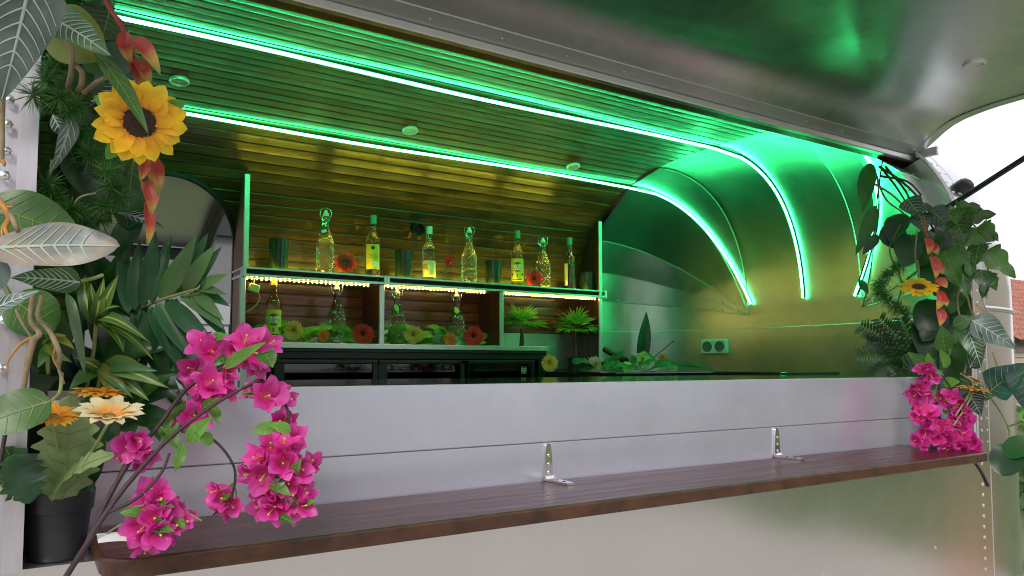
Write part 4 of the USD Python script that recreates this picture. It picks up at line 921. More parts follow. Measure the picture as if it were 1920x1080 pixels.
def swing_bottle(px, top, Y, z0, label, tagmat=None, taground=True):
    p = at(px, top, Y=Y); H = p[2] - z0; o = np.array([p[0], Y, z0]); t = thing('swing_top_bottle', label, 'bottle', o)
    n, k = 48, 60; a = np.arange(n) * 2 * math.pi / n; rows = []
    for i in range(k + 1):
        z = H * 0.86 * i / k; u = z / H
        r = 0.039 if u < 0.46 else 0.039 + (0.0155 - 0.039) * min(1, (u - 0.46) / 0.24) ** 0.8 if u < 0.70 else 0.0155
        if u < 0.03: r = 0.034 + 0.005 * (u / 0.03) ** 0.5
        bump = 0.0052 * (r / 0.039) * (0.04 < u < 0.68)
        d = bump * (np.abs(np.sin(6 * a + z * 130)) * np.abs(np.sin(6 * a - z * 130))) ** 0.8
        rows.append(np.column_stack([(r + d) * np.cos(a), (r + d) * np.sin(a), np.full(n, z)]))
    v = np.vstack(rows + [[[0, 0, 0.004]], [[0, 0, H * 0.86]]]); f = [[i * n + j, i * n + (j + 1) % n, (i + 1) * n + (j + 1) % n, (i + 1) * n + j] for i in range(k) for j in range(n)]
    f = np.array(f); f = np.vstack([f[:, [0, 1, 2]], f[:, [0, 2, 3]], [[(k + 1) * n, (j + 1) % n, j] for j in range(n)], [[(k + 1) * n + 1, k * n + j, k * n + (j + 1) % n] for j in range(n)]])
    part(t, 'glass_body', turned((v, f), None, o), 'bottle_glass', smooth=35)
    part(t, 'collar', turned(lathe([(0.0165, H * 0.80), (0.0185, H * 0.81), (0.0185, H * 0.845), (0.0165, H * 0.862)], 20), None, o), 'bottle_glass', smooth=40)
    part(t, 'stopper', turned(lathe([(0.012, H * 0.862), (0.0155, H * 0.875), (0.0155, H * 0.90), (0.009, H * 0.925), (0.0088, H * 0.955), (1e-4, H * 0.965)], 18), None, o), 'stopper', smooth=40)
    a0 = face_angle(o) + math.pi / 2; ex = np.array([math.cos(a0), math.sin(a0), 0])
    loop = [o + ex * 0.019 + [0, 0, H * 0.82], o + ex * 0.027 + [0, 0, H * 0.89], o + ex * 0.022 + [0, 0, H * 0.96], o + [0, 0, H * 0.995], o - ex * 0.022 + [0, 0, H * 0.96], o - ex * 0.027 + [0, 0, H * 0.89], o - ex * 0.019 + [0, 0, H * 0.82]]
    part(t, 'wire_bail', tube(smoothpath(loop, 30), 0.0016, 6), 'chrome')
    if tagmat:
        c = o + [0, 0, H * 0.62] - np.array([0, 0.047, 0]) + ex * -0.022; B = basis(toward(c, (0.2, 0.1)), (1, 0, 0.35))
        v, f = lathe([(0.0205 if taground else 0.015, -0.0006), (0.0205 if taground else 0.015, 0.0006), (1e-4, 0.0007)], 24)
        g = part(t, 'tag', turned((v * [0.8, 1.25, 1] if taground is not True else v, f), B, c), tagmat, label='paper tag hanging from the neck')
        if tagmat == 'label_dark': part(g, 'tag_print', turned((lambda q: (q[0] + [0, 0, 0.0012], q[1]))(patch(0.024, 0.014)), B, c), 'print_white')
        part(t, 'cord', tube([c + [0, 0, 0.018], o + [0, -0.018, H * 0.74]], 0.0008, 4), 'print_black')
    return t
UY, UZ, LY, LZ = 1.985, ZU + 0.0005, 1.955, ZB
swing_bottle(611, 389, UY, UZ, 'dimpled swing top bottle with a round dark neck tag, leftmost on the upper shelf', 'label_dark')
rum_bottle(700, 404, UY, UZ, 'clear bottle with plain yellow label beside the red gerbera on the upper shelf', art_yellow, 'cap_green')
rum_bottle(805, 425, UY, UZ, 'clear bottle with low cream label and white cap in the middle of the upper shelf', art_white, 'cap_white', 'bottle_glass')
swing_bottle(880, 422, UY, UZ, 'dimpled swing top bottle without tag, right of the red rosebud on the upper shelf')
rum_bottle(970, 433, UY, UZ, 'upper shelf bottle with yellow label carrying a red disc', art_red_disc, 'cap_green')
swing_bottle(1018, 442, UY, UZ, 'dimpled swing top bottle behind the small red gerbera on the upper shelf')
rum_bottle(1068, 446, UY, UZ, 'bottle with dark and cream label at the right end of the upper shelf', art_dark, 'cap_green', 'bottle_glass', 0.033)
rum_bottle(514, 518, LY, LZ, 'lower left bottle with gold cap and yellow label with red disc', art_red_disc, 'cap_gold')
swing_bottle(632, 528, LY, LZ, 'dimpled swing top bottle without tag in the left lower compartment')
swing_bottle(745, 537, LY, LZ, 'dimpled swing top bottle with yellow tag at the left of the middle compartment', 'tag_paper', False)
swing_bottle(856, 543, LY, LZ, 'dimpled swing top bottle with yellow tag next to the wooden divider', 'tag_paper', False)
for (px, top, lab) in ((523, 449, 'dark glass tumbler at the left end of the upper shelf'), (757, 470, 'dark glass tumbler between the yellow and the cream labelled bottles'),
                       (925, 490, 'dark glass tumbler between a dimpled bottle and the red disc bottle'), (1100, 512, 'dark glass tumbler at the right end of the upper shelf')):
    p = at(px, top, Y=UY); h = p[2] - UZ; o = np.array([p[0], UY, UZ]); r = 0.047
    t = thing('glass_tumbler', lab, 'tumbler', o, group='dark tumblers on the upper shelf')
    part(t, 'cup', turned(lathe([(1e-4, 0.0), (r * 0.84, 0.0), (r * 0.9, 0.004), (r, h), (r - 0.003, h + 0.001), (r * 0.9 - 0.003, 0.012), (1e-4, 0.010)], 30), None, o), 'smoked_glass', smooth=50)
    part(t, 'candle', turned(lathe([(1e-4, 0.011), (r * 0.7, 0.011), (r * 0.7, h * 0.35), (1e-4, h * 0.36)], 20), None, o), 'stem_green', smooth=40)
wb = at(778, 425, Y=2.02); yb = INN.y_at(wb[2], 1); n = np.array([0, -0.93, -0.35]); B = basis(n)
wb = np.array([at(778, 425, Y=yb)[0], yb, wb[2]])
t = thing('wall_spot', 'small black round spotlight on the plank wall above the tumblers', 'spotlight', wb)
part(t, 'base', turned(lathe([(0.03, -0.005), (0.03, 0.008), (1e-4, 0.009)], 20), B, wb), 'black_plastic')
part(t, 'head', turned(lathe([(0.016, 0.008), (0.028, 0.016), (0.034, 0.055), (0.031, 0.056), (0.02, 0.03), (1e-4, 0.03)], 22), B, wb), 'black_plastic')

# ---------------------------------------------------------------- flowers on the rack
def gerbera(px, py, Y, rpx, mt, disc, label, tilt=(0.0, 0.1), npet=22, seed=1, stem=None, layers=3):
    c = at(px, py, Y=Y); sc = FOC / np.dot(c - EYE, FWD); R = rpx / sc
    t = thing('gerbera_flower', label, 'flower', c)
    bloom(t, c, toward(c, tilt), R, mt, npet, layers, 'blunt', None, 0.16, 0.22, disc, seed)
    n = toward(c, tilt); e = c - n * 0.05 + np.array([0, 0, -0.02]) if stem is None else np.asarray(stem)
    part(t, 'stem', tube(smoothpath([c - n * 0.002, (c + e) / 2 + [0, 0, 0.004], e], 8), 0.0025, 6), 'stem_green')
gerbera(648, 494, 1.93, 22, 'petal_red', 'print_red', 'red gerbera lying at the front of the upper shelf beside the yellow label bottle', (0, 0.5), 26, 1)
gerbera(1002, 523, 1.93, 17, 'petal_red', 'disc_brown', 'small red gerbera between two bottles at the right of the upper shelf', (0, 0.2), 22, 2)
gerbera(550, 620, 1.915, 20, 'petal_yellow', 'disc_green', 'yellow gerbera beside the rum bottle in the left lower compartment', seed=3)
gerbera(607, 630, 1.90, 12, 'petal_coral', 'print_orange', 'small orange gerbera in the left lower compartment', seed=4, npet=16)
gerbera(680, 627, 1.90, 22, 'petal_red', 'disc_brown', 'big red gerbera in the left lower compartment', seed=5, npet=26)
gerbera(775, 628, 1.905, 19, 'petal_yellow', 'disc_green', 'yellow gerbera in the middle compartment of the rack', seed=6)
gerbera(845, 636, 1.90, 13, 'petal_coral', 'print_orange', 'small orange gerbera in the middle compartment of the rack', seed=7, npet=16)
gerbera(888, 631, 1.90, 21, 'petal_red', 'disc_brown', 'big red gerbera at the right of the middle compartment', seed=8, npet=26)
gerbera(1030, 681, 1.75, 18, 'petal_yellow', 'disc_gold', 'yellow gerbera half hidden behind the fridge edge', (0.3, 0.1), seed=9)
gerbera(1117, 685, 1.62, 19, 'petal_pink', 'disc_green', 'pale pink gerbera at the foot of the right rack post', seed=10)
gerbera(1205, 674, 1.70, 16, 'petal_lime', 'disc_gold', 'lime yellow gerbera beside the tall dark leaf on the rear counter', seed=11)
gerbera(1176, 689, 1.55, 12, 'petal_lime', 'disc_gold', 'small lime gerbera low on the rear counter', (0.4, 0.4), seed=12, npet=16)
gerbera(1163, 681, 1.72, 10, 'petal_coral', 'disc_gold', 'small orange gerbera left of the lime one on the rear counter', (0, 0.6), seed=13, npet=16)
gerbera(1243, 671, 1.72, 9, 'petal_coral', 'disc_gold', 'small orange gerbera at the end of the dark stick', (0, 0.4), seed=14, npet=14)
gerbera(1262, 691, 1.55, 9, 'petal_pink', 'print_red', 'small pink gerbera rightmost on the rear counter', seed=15, npet=14)
c = at(842, 496, Y=1.93)
t = thing('rosebud', 'red rosebud on a green stem at the front of the upper shelf', 'flower', c)
for i in range(6):
    a = i * 1.05; d = np.array([math.cos(a), math.sin(a), 0]) * 0.010
    put_leaf(t, Leaf(c + d * 0.3 + [0, 0, -0.012], c + d * 0.75 + [0, 0, 0.062 - 0.006 * (i % 3)], 0.030, d + [0, 0, 0.01], 'bract', 0.10, 0.3), 'petal_red', 'petal', nu=8)
for i in range(3):
    a = i * 2.1 + 0.4; d = np.array([math.cos(a), math.sin(a), 0]); put_leaf(t, Leaf(c + [0, 0, -0.014], c + d * 0.03 + [0, 0, 0.01], 0.012, d * -1 + [0, 0, 1], 'lance', 0.1), 'leaf_green', 'sepal', nu=6)
part(t, 'stem', tube(smoothpath([c + [0, 0, -0.012], c + [-0.02, -0.005, -0.04], c + [-0.05, 0.005, -0.055]], 10), 0.0026, 6), 'stem_green')

def leaf_bed(label, x0, x1, y0, y1, z, n, seed, mt='leaf_bright', L=(0.07, 0.12)):
    """fabric leaves heaped on a shelf"""
    t = thing('leaf_garland', label, 'leaf garland', ((x0 + x1) / 2, (y0 + y1) / 2, z)); r = random.Random(seed)
    part(t, 'stem', tube(smoothpath([(x0 + (x1 - x0) * u, (y0 + y1) / 2 + 0.015 * math.sin(9 * u), z + 0.012 + 0.01 * math.sin(7 * u)) for u in np.linspace(0, 1, 8)], 24), 0.002, 5), 'stem_green')
    for i in range(n):
        u = (i + r.random()) / n; b = np.array([x0 + (x1 - x0) * u, y0 + (y1 - y0) * r.uniform(0.3, 0.9), z + r.uniform(0.012, 0.05)])
        a = r.uniform(0, 2 * math.pi); l = r.uniform(*L); t_ = b + np.array([math.cos(a) * l, math.sin(a) * l * 0.35 - 0.015, r.uniform(-0.02, 0.065)])
        t_[0] = min(max(t_[0], x0), x1); t_[1] = min(max(t_[1], y0 - 0.012), y1); t_[2] = max(t_[2], z + 0.004)
        if np.linalg.norm(t_ - b) < 0.03: t_[0] = b[0] + 0.045 * (1 if b[0] < (x0 + x1) / 2 else -1)
        put_leaf(t, Leaf(b, t_, l * r.uniform(0.42, 0.6), unit((r.uniform(-.3, .3), -0.7, 0.7)), 'lobed', r.uniform(0.05, 0.2), 0.2, 0.1, r.uniform(-.6, .6)), mt, nu=16, nv=5)
leaf_bed('bright green leaf garland along the left lower compartment', XU0 + 0.03, XD1 - 0.02, 1.91, 2.06, ZB, 34, 21, 'leaf_bright', (0.09, 0.15))
leaf_bed('bright green leaf garland along the middle compartment', XD1 + 0.035, XD2 - 0.02, 1.91, 2.06, ZB, 30, 22, 'leaf_bright', (0.09, 0.15))
leaf_bed('green leaves strewn along the foot of the palms', 2.47, 2.95, 1.45, 1.75, 1.360, 12, 23, 'leaf_dark')
leaf_bed('green leaves strewn on the rear counter right of the rack', 2.52, 3.02, 1.36, 1.55, 1.360, 9, 24, 'leaf_green')

def table_palm(px, base_y, crown_y, Y, z0, R, seed, label):
    c0 = at(px, crown_y, Y=Y); o = np.array([c0[0], Y, z0]); t = thing('table_palm', label, 'palm', o); r = random.Random(seed)
    part(t, 'pot', turned(lathe([(1e-4, 0.002), (0.038, 0.0), (0.048, 0.075), (0.050, 0.08), (0.046, 0.08), (0.043, 0.068), (1e-4, 0.066)], 22), None, o), 'pot_plastic') if z0 < 1.45 else None
    zt = c0[2]
    part(t, 'trunk', tube(smoothpath([o + [0, 0, 0.0], o + [0.002, 0, (zt - z0) * 0.5], np.array([c0[0], Y, zt - 0.01])], 12), [0.016, 0.011, 0.008], 9), 'bark')
    cr = np.array([c0[0], Y, zt])
    for k in range(11):
        a = 2 * math.pi * k / 11 + r.uniform(-.25, .25); el = r.uniform(0.0, 1.2); l = R * r.uniform(0.22, 0.34)
        d = np.array([math.cos(a) * math.cos(el), math.sin(a) * math.cos(el) * 0.7, math.sin(el)]); h = cr + d * l
        fr = part(t, 'frond', tube(smoothpath([cr, cr + d * l * 0.5 + [0, 0, 0.006], h], 6), 0.0017, 5), 'stem_green')
        sd = unit(np.cross(d, [0, 0, 1])); up = np.cross(sd, d); ms, us = [], []
        for j in range(15):
            b = (j / 14 - 0.5) * 2.7; dr = unit(d * math.cos(b) + sd * math.sin(b) * 1.0); ll = R * r.uniform(0.58, 0.74) * (1 - 0.25 * abs(b) / 1.35)
            tip = h + dr * ll + [0, 0, -0.2 * ll * r.uniform(0.3, 1.3)]; tip[1] = min(tip[1], 2.11)
            tip[2] = min(tip[2], ZL - 0.006 - 0.03 * r.random())
            if np.linalg.norm(tip - h) < 0.015: continue
            v, f, uv = Leaf(h, tip, 0.0105, up + [0, -0.3, 0], 'lance', 0.08, 0.3).mesh(7, 3); ms.append((v, f)); us.append(uv)
        part(fr, 'fan', ms, 'small_palm', smooth=True, kind='stuff')
table_palm(978, 648, 613, 1.985, ZB, 0.19, 31, 'small artificial fan palm in the left of the right compartment')
table_palm(1078, 690, 620, 1.98, 1.360, 0.19, 32, 'small artificial fan palm on a taller trunk beside the right rack post')
# dark upright leaf, stick and lying leaf on the rear counter
b, tp = at(1200, 690, Y=1.75), at(1212, 583, Y=1.75)
t = thing('strap_leaf', 'tall dark pointed leaf standing upright on the rear counter', 'leaf', b)
put_leaf(t, Leaf(b, tp, 0.085, toward(b, (0.4, 0)), 'lance', 0.02, 0.3, 0.05), 'leaf_deep', 'blade', None, 18)
part(t, 'midrib', tube([b + (tp - b) * u + toward(b) * 0.002 for u in np.linspace(0, 0.9, 8)], [0.003, 0.001], 5), 'stem_green')
b, tp = at(1218, 684, Y=1.68), at(1336, 694, Y=1.45)
t = thing('strap_leaf', 'dark pointed leaf lying flat on the rear counter', 'leaf', b)
put_leaf(t, Leaf([b[0], b[1], 1.372], [tp[0], tp[1], 1.366], 0.12, (0, -0.25, 1), 'lance', 0.06, 0.25, 0.05), 'leaf_deep', 'blade', None, 18)
part(t, 'stalk', tube([[b[0] - 0.06, b[1], 1.364], [b[0] + 0.02, b[1], 1.372]], 0.003, 6), 'stem_green')
b, tp = at(1214, 680, Y=1.74), at(1262, 640, Y=1.74)
t = thing('flower_stalk', 'thin dark stick leaning up from the flowers on the rear counter', 'stick', b)
part(t, 'stalk', tube([b, tp], 0.0032, 7), 'leaf_deep'); part(t, 'tip', ball(tp, 0.006, 1), 'leaf_deep')
b = at(1160, 668, Y=1.86)
t = thing('black_torch', 'black tube lying aslant at the foot of the right rack post', 'tube', b)
ax = unit(at(1178, 678, Y=1.70) - at(1132, 652, Y=1.90)); p0 = at(1134, 655, Y=1.86)
part(t, 'barrel', tube([p0, p0 + ax * 0.16], 0.019, 14), 'black_plastic'); part(t, 'end_ring', tube([p0 + ax * 0.16, p0 + ax * 0.185], 0.022, 14), 'black_rubber')

# ---------------------------------------------------------------- fridge with three glass doors
FX0, FX1, FY, FT = 0.925, 2.458, 1.885, 1.4735
FR = thing('bar_fridge', 'black under-counter bar fridge with three glass doors', 'fridge', ((FX0 + FX1) / 2, 2.0, 0.45))
part(FR, 'cabinet', join([box(FX0, FX1, FY + 0.22, 2.10, 0.46, FT), box(FX0, FX0 + 0.05, FY, FY + 0.22, 0.46, FT), box(FX1 - 0.05, FX1, FY, FY + 0.22, 0.46, FT), box(FX0 + 0.05, FX1 - 0.05, FY, FY + 0.22, FT - 0.045, FT), box(FX0 + 0.05, FX1 - 0.05, FY, FY + 0.22, 0.46, 0.55)]), 'fridge_black', False)
part(FR, 'cabinet_rim', box(FX0 + 0.01, FX1 - 0.004, FY - 0.012, FY - 0.001, FT - 0.014, FT - 0.002, 0.002), 'black_plastic')
part(FR, 'liner', box(FX0 + 0.06, FX1 - 0.06, FY + 0.205, FY + 0.215, 0.56, FT - 0.05), 'fridge_liner', False)
edges = [at(px, 690, Y=FY)[0] for px in (530, 695, 722, 866, 873, 990)]
for k in range(3):
    xa, xb = edges[2 * k], edges[2 * k + 1]; z0, z1 = 0.58, at((530, 722, 873)[k], 682, Y=FY)[2]; g = 0.045
    d = part(FR, 'door', join([box(xa - g, xb + g * 0.6, FY - 0.03, FY - 0.004, z1, FT - 0.052, 0.003), box(xa - g, xb + g * 0.6, FY - 0.03, FY - 0.004, 0.54, z0, 0.003), box(xa - g, xa, FY - 0.029, FY - 0.004, z0, z1), box(xb, xb + g * 0.6, FY - 0.029, FY - 0.004, z0, z1)]), 'fridge_black', 30)
    part(d, 'pane', box(xa + 0.001, xb - 0.001, FY - 0.022, FY - 0.018, z0 + 0.001, z1 - 0.001), 'fridge_glass', False)
    part(FR, 'wire_rack', [tube([(x, FY + 0.02, 1.33), (x, FY + 0.2, 1.33)], 0.002, 4) for x in np.arange(xa, xb, 0.03)] + [tube([(xa, FY + 0.03, 1.33), (xb, FY + 0.03, 1.33)], 0.003, 5)], 'aluminium_trim', kind='stuff')
q = at(982, 694, Y=FY - 0.023)
bd = part(FR, 'door_badge', join([box(q[0] - 0.014, q[0] + 0.014, q[1] - 0.001, q[1], q[2] + 0.0165, q[2] + 0.018), box(q[0] - 0.014, q[0] + 0.014, q[1] - 0.001, q[1], q[2] - 0.018, q[2] - 0.0165), box(q[0] - 0.0155, q[0] - 0.014, q[1] - 0.001, q[1], q[2] - 0.018, q[2] + 0.018), box(q[0] + 0.014, q[0] + 0.0155, q[1] - 0.001, q[1], q[2] - 0.018, q[2] + 0.018)]), 'print_white', False, label='small square badge with the letter G')
v, f = text('G', 0.022, 0, -0.011); part(bd, 'lettering', (np.column_stack([v[:, 0] + q[0], q[1] - v[:, 2] - 0.0003, v[:, 1] + q[2]]), f), 'print_white', False)

# ---------------------------------------------------------------- plants hung round the opening
def LF(t, b, tp, w, D, mt, shape='lance', D2=None, tilt=(0, 0.1), curl=0.06, fold=0.18, wave=0.06, veins=None, name='leaf', nu=16, nv=5, twist=0.0, label=None, k=6, vr=0.0011, side=0.0):
    """a leaf from pixel b to pixel tp of the photograph, at distances D and D2 from the lens, w pixels wide"""
    D2 = D if D2 is None else D2; B_, T_ = dp(b[0], b[1], D), dp(tp[0], tp[1], D2)
    return put_leaf(t, Leaf(B_, T_, w * (D + D2) / 2 / FOC, toward((B_ + T_) / 2, tilt), shape, curl, fold, wave, twist, b[0] * 0.7, side), mt, name, veins, nu, nv, label, k, vr)
def vine(t, pts, r, mt='stem_green', name='stem', n=30, seg=6):
    """pts: (px, py, D); r in metres, one value or several along the length"""
    return part(t, name, tube(smoothpath([dp(*p) for p in pts], n), r, seg), mt, smooth=60)

# --- left: alocasia leaves with pale veins
t = thing('alocasia_plant', 'big silvery alocasia leaf with pale veins hanging over the left post, at the top corner', 'plant', dp(40, 60, 1.12))
LF(t, (62, -60), (2, 192), 128, 1.10, 'alocasia_silver', 'heart', 1.16, (0.15, 0.2), 0.05, 0.10, 0.06, 'vein_pale', nu=22, nv=9, k=7, vr=0.0016)
vine(t, [(62, -60, 1.1), (75, -90, 1.12), (90, -130, 1.15)], 0.004, 'stem_pale')
t = thing('alocasia_plant', 'green alocasia leaf with white veins just right of the post top', 'plant', dp(150, 60, 1.2))
LF(t, (92, 32), (210, 106), 82, 1.18, 'alocasia_green', 'heart', 1.16, (0.0, 0.35), 0.06, 0.14, 0.10, 'vein_pale', nu=22, nv=9, k=8, vr=0.0012)
vine(t, [(100, 40, 1.18), (132, 88, 1.2), (134, 130, 1.22), (128, 165, 1.25), (136, 178, 1.27)], [0.004, 0.0045], 'vine_tan')
vine(t, [(136, 118, 1.22), (153, 135, 1.22), (152, 160, 1.24), (146, 170, 1.26)], 0.0045, 'vine_tan')
vine(t, [(157, 174, 1.25), (180, 155, 1.23), (197, 146, 1.22)], 0.0042, 'vine_tan')
t = thing('alocasia_plant', 'long silver and tan alocasia leaf lying across the post at mid height', 'plant', dp(110, 465, 1.1))
LF(t, (-14, 466), (226, 462), 92, 1.10, 'alocasia_tan', 'oval', 1.13, (0.05, 0.5), 0.03, 0.10, 0.12, 'vein_pale', nu=24, nv=9, k=7, vr=0.0015)
LF(t, (-30, 590), (76, 545), 30, 1.08, 'alocasia_silver', 'lance', 1.1, (0.1, 0.8), 0.04, 0.2, 0.1, 'vein_pale', k=5)
LF(t, (12, 490), (-30, 560), 40, 1.12, 'alocasia_silver', 'lance', 1.12, (0.1, 0.3))
t = thing('alocasia_plant', 'smaller green alocasia leaf pointing left under the long silver one', 'plant', dp(85, 522, 1.17))
LF(t, (152, 530), (15, 521), 58, 1.17, 'alocasia_green', 'heart', 1.13, (-0.05, 0.45), 0.05, 0.12, 0.10, 'vein_pale', nu=22, nv=9, k=8, vr=0.001)
vine(t, [(150, 527, 1.17), (175, 522, 1.2), (192, 516, 1.22)], 0.003, 'stem_pale')
t = thing('alocasia_plant', 'folded grey alocasia leaf hanging beside the post below the needle tufts', 'plant', dp(110, 270, 1.3))
LF(t, (134, 218), (92, 325), 34, 1.27, 'alocasia_silver', 'heart', 1.3, (0.6, 0.0), 0.10, 0.4, 0.1, 'vein_pale', k=4)
LF(t, (100, 215), (128, 262), 26, 1.29, 'alocasia_dark', 'lance', 1.3, (-0.4, 0.0), 0.1, 0.3, 0.1, 'vein_pale', k=4)
vine(t, [(98, 300, 1.3), (92, 345, 1.31), (88, 400, 1.33)], 0.003, 'stem_green')
t = thing('alocasia_plant', 'small dark alocasia leaf with white edge near the red bracts', 'plant', dp(270, 412, 1.42))
LF(t, (222, 400), (308, 429), 30, 1.40, 'alocasia_dark', 'lance', 1.38, (0.1, 0.9), 0.05, 0.2, 0.1, 'vein_pale', k=5, vr=0.0012)
vine(t, [(224, 401, 1.4), (200, 396, 1.42), (180, 400, 1.44)], 0.002)
t = thing('alocasia_plant', 'dark veined alocasia leaf behind the top left corner of the sunflower', 'plant', dp(200, 170, 1.38))
LF(t, (262, 148), (165, 200), 46, 1.36, 'alocasia_dark', 'heart', 1.4, (0.3, 0.2), 0.05, 0.15, 0.1, 'vein_pale', k=6)
vine(t, [(255, 150, 1.36), (215, 175, 1.37), (172, 190, 1.38)], 0.002, 'vein_pale')

# --- left: plain green and olive leaves
t = thing('rubber_leaf_branch', 'broad mid green leaves behind the long silver alocasia leaf', 'branch', dp(60, 400, 1.25))
LF(t, (-30, 385), (146, 446), 106, 1.22, 'leaf_green', 'oval', 1.28, (0.1, 0.4), 0.05, 0.12, 0.06, 'vein_green', nu=20, nv=7, k=5, vr=0.0008)
LF(t, (20, 560), (104, 620), 96, 1.24, 'leaf_green', 'oval', 1.27, (0.2, 0.2), 0.05, 0.12, 0.06, 'vein_green', nu=18, nv=7, k=5, vr=0.0008)
LF(t, (88, 700), (100, 560), 74, 1.34, 'leaf_dark', 'lance', 1.33, (0.1, 0.1))
vine(t, [(-30, 385, 1.23), (-20, 480, 1.25), (20, 560, 1.25), (40, 640, 1.27)], 0.004)
t = thing('olive_leaf_branch', 'yellow olive leaves drooping behind the upper alocasia leaf and over the sunflower', 'branch', dp(150, 80, 1.24))
LF(t, (118, 8), (190, 118), 62, 1.24, 'leaf_olive', 'oval', 1.22, (0.3, 0.2), 0.06, 0.15, 0.05, 'vein_green', k=5, vr=0.0008)
LF(t, (82, 78), (192, 112), 50, 1.25, 'leaf_olive', 'lance', 1.22, (0.0, -0.2), 0.06, 0.15, 0.05)
LF(t, (180, 100), (278, 250), 36, 1.21, 'leaf_green', 'lance', 1.14, (0.3, 0.3), 0.05, 0.3, 0.05, 'vein_green', label='long green leaf lying over the sunflower', k=4, vr=0.0006)
LF(t, (160, 112), (206, 150), 40, 1.28, 'leaf_green', 'lance', 1.28, (0.3, 0.3))
vine(t, [(100, 30, 1.25), (150, 90, 1.24), (185, 115, 1.22)], 0.003, 'stem_pale')
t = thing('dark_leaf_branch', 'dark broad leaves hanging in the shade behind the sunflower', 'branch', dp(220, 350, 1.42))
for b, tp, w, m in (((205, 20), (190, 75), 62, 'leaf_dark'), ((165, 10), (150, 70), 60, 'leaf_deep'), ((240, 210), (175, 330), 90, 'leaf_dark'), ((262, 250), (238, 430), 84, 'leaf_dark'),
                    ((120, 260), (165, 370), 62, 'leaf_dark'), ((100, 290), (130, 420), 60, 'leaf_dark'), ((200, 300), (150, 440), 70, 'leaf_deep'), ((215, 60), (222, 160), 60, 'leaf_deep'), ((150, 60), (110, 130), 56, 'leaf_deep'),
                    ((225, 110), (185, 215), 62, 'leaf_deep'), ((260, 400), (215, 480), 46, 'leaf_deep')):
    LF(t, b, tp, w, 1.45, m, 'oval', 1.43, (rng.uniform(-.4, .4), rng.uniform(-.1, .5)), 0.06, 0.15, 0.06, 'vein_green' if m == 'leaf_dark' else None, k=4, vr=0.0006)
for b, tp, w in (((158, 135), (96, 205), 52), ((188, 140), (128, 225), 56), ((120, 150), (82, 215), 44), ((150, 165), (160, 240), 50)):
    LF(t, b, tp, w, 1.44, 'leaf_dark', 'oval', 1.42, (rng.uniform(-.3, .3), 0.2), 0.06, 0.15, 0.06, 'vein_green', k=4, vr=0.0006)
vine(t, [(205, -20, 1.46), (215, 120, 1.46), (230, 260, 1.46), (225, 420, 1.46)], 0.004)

# --- left: needle tufts (asparagus fern)
def needle_tuft(t, c, R, n, seed, mt='leaf_fern'):
    r = random.Random(seed); vs, fs = [], []
    for i in range(n):
        d = unit([r.gauss(0, 1), r.gauss(0, 1), r.gauss(0.15, 1)]); l = R * r.uniform(0.65, 1.1); s = unit(np.cross(d, [r.gauss(0, 1), r.gauss(0, 1), 1])) * 0.0011
        m = c + d * l * 0.5 + [0, 0, -0.02 * l]; e = c + d * l + [0, 0, -0.10 * l]; k = len(vs)
        vs += [c + d * 0.002 - s * .4, c + d * 0.002 + s * .4, m + s, m - s, e]; fs += [[k, k + 1, k + 2], [k, k + 2, k + 3], [k + 3, k + 2, k + 4]]
    return part(t, 'needle_tuft', (np.array(vs), np.array(fs)), mt, smooth=False)
t = thing('asparagus_fern', 'upper spray of green needle tufts between the post and the sunflower', 'fern', dp(110, 170, 1.3))
for i, (x, y, D) in enumerate(((62, 178, 1.2), (88, 150, 1.24), (112, 182, 1.24), (132, 208, 1.26), (118, 118, 1.33), (140, 196, 1.28), (96, 130, 1.3))):
    needle_tuft(t, dp(x, y, D), 0.034, 95, 100 + i)
vine(t, [(60, 180, 1.21), (90, 165, 1.25), (135, 180, 1.28), (150, 220, 1.32)], 0.0018, 'stem_pale')
t = thing('asparagus_fern', 'lower spray of green needle tufts below the sunflower', 'fern', dp(180, 340, 1.35))
for i, (x, y, D) in enumerate(((168, 288, 1.34), (198, 322, 1.32), (208, 350, 1.33), (92, 345, 1.3), (100, 372, 1.31), (130, 392, 1.31), (196, 385, 1.34), (214, 300, 1.36), (222, 366, 1.36), (188, 410, 1.37), (150, 400, 1.34))):
    needle_tuft(t, dp(x, y, D), 0.036, 90, 120 + i)
vine(t, [(165, 285, 1.35), (200, 330, 1.34), (205, 380, 1.36), (180, 430, 1.38)], 0.0018, 'stem_pale')
vine(t, [(180, 362, 1.33), (150, 370, 1.32), (125, 395, 1.32), (100, 372, 1.32)], 0.002, 'stem_pale')

# --- left: heliconia garland and sunflower
def bract(t, b, tp, w, D, D2, mt='heliconia', curl=0.12, name='bract', tilt=(0.5, 0.1), side=0.0):
    return LF(t, b, tp, w, D, mt, 'bract', D2, tilt, curl, 0.75, 0.0, None, name, 14, 7, side=side)
t = thing('heliconia_garland', 'drooping red heliconia with yellow tips running down behind the sunflower', 'flower garland', dp(255, 200, 1.3))
vine(t, [(188, -20, 1.30), (205, 15, 1.3), (228, 50, 1.3), (252, 110, 1.31), (262, 180, 1.33), (278, 300, 1.36), (276, 440, 1.37)], [0.0035, 0.005, 0.003], 'stem_red')
bract(t, (234, 62), (246, 122), 30, 1.29, 1.29, tilt=(-0.2, 0)); bract(t, (240, 78), (301, 142), 40, 1.28, 1.25)
bract(t, (246, 112), (262, 165), 34, 1.30, 1.30, 'heliconia_pink'); bract(t, (252, 118), (280, 166), 32, 1.31, 1.29)
bract(t, (268, 292), (262, 340), 26, 1.34, 1.33, 'heliconia_pink'); bract(t, (280, 296), (295, 368), 32, 1.34, 1.31)
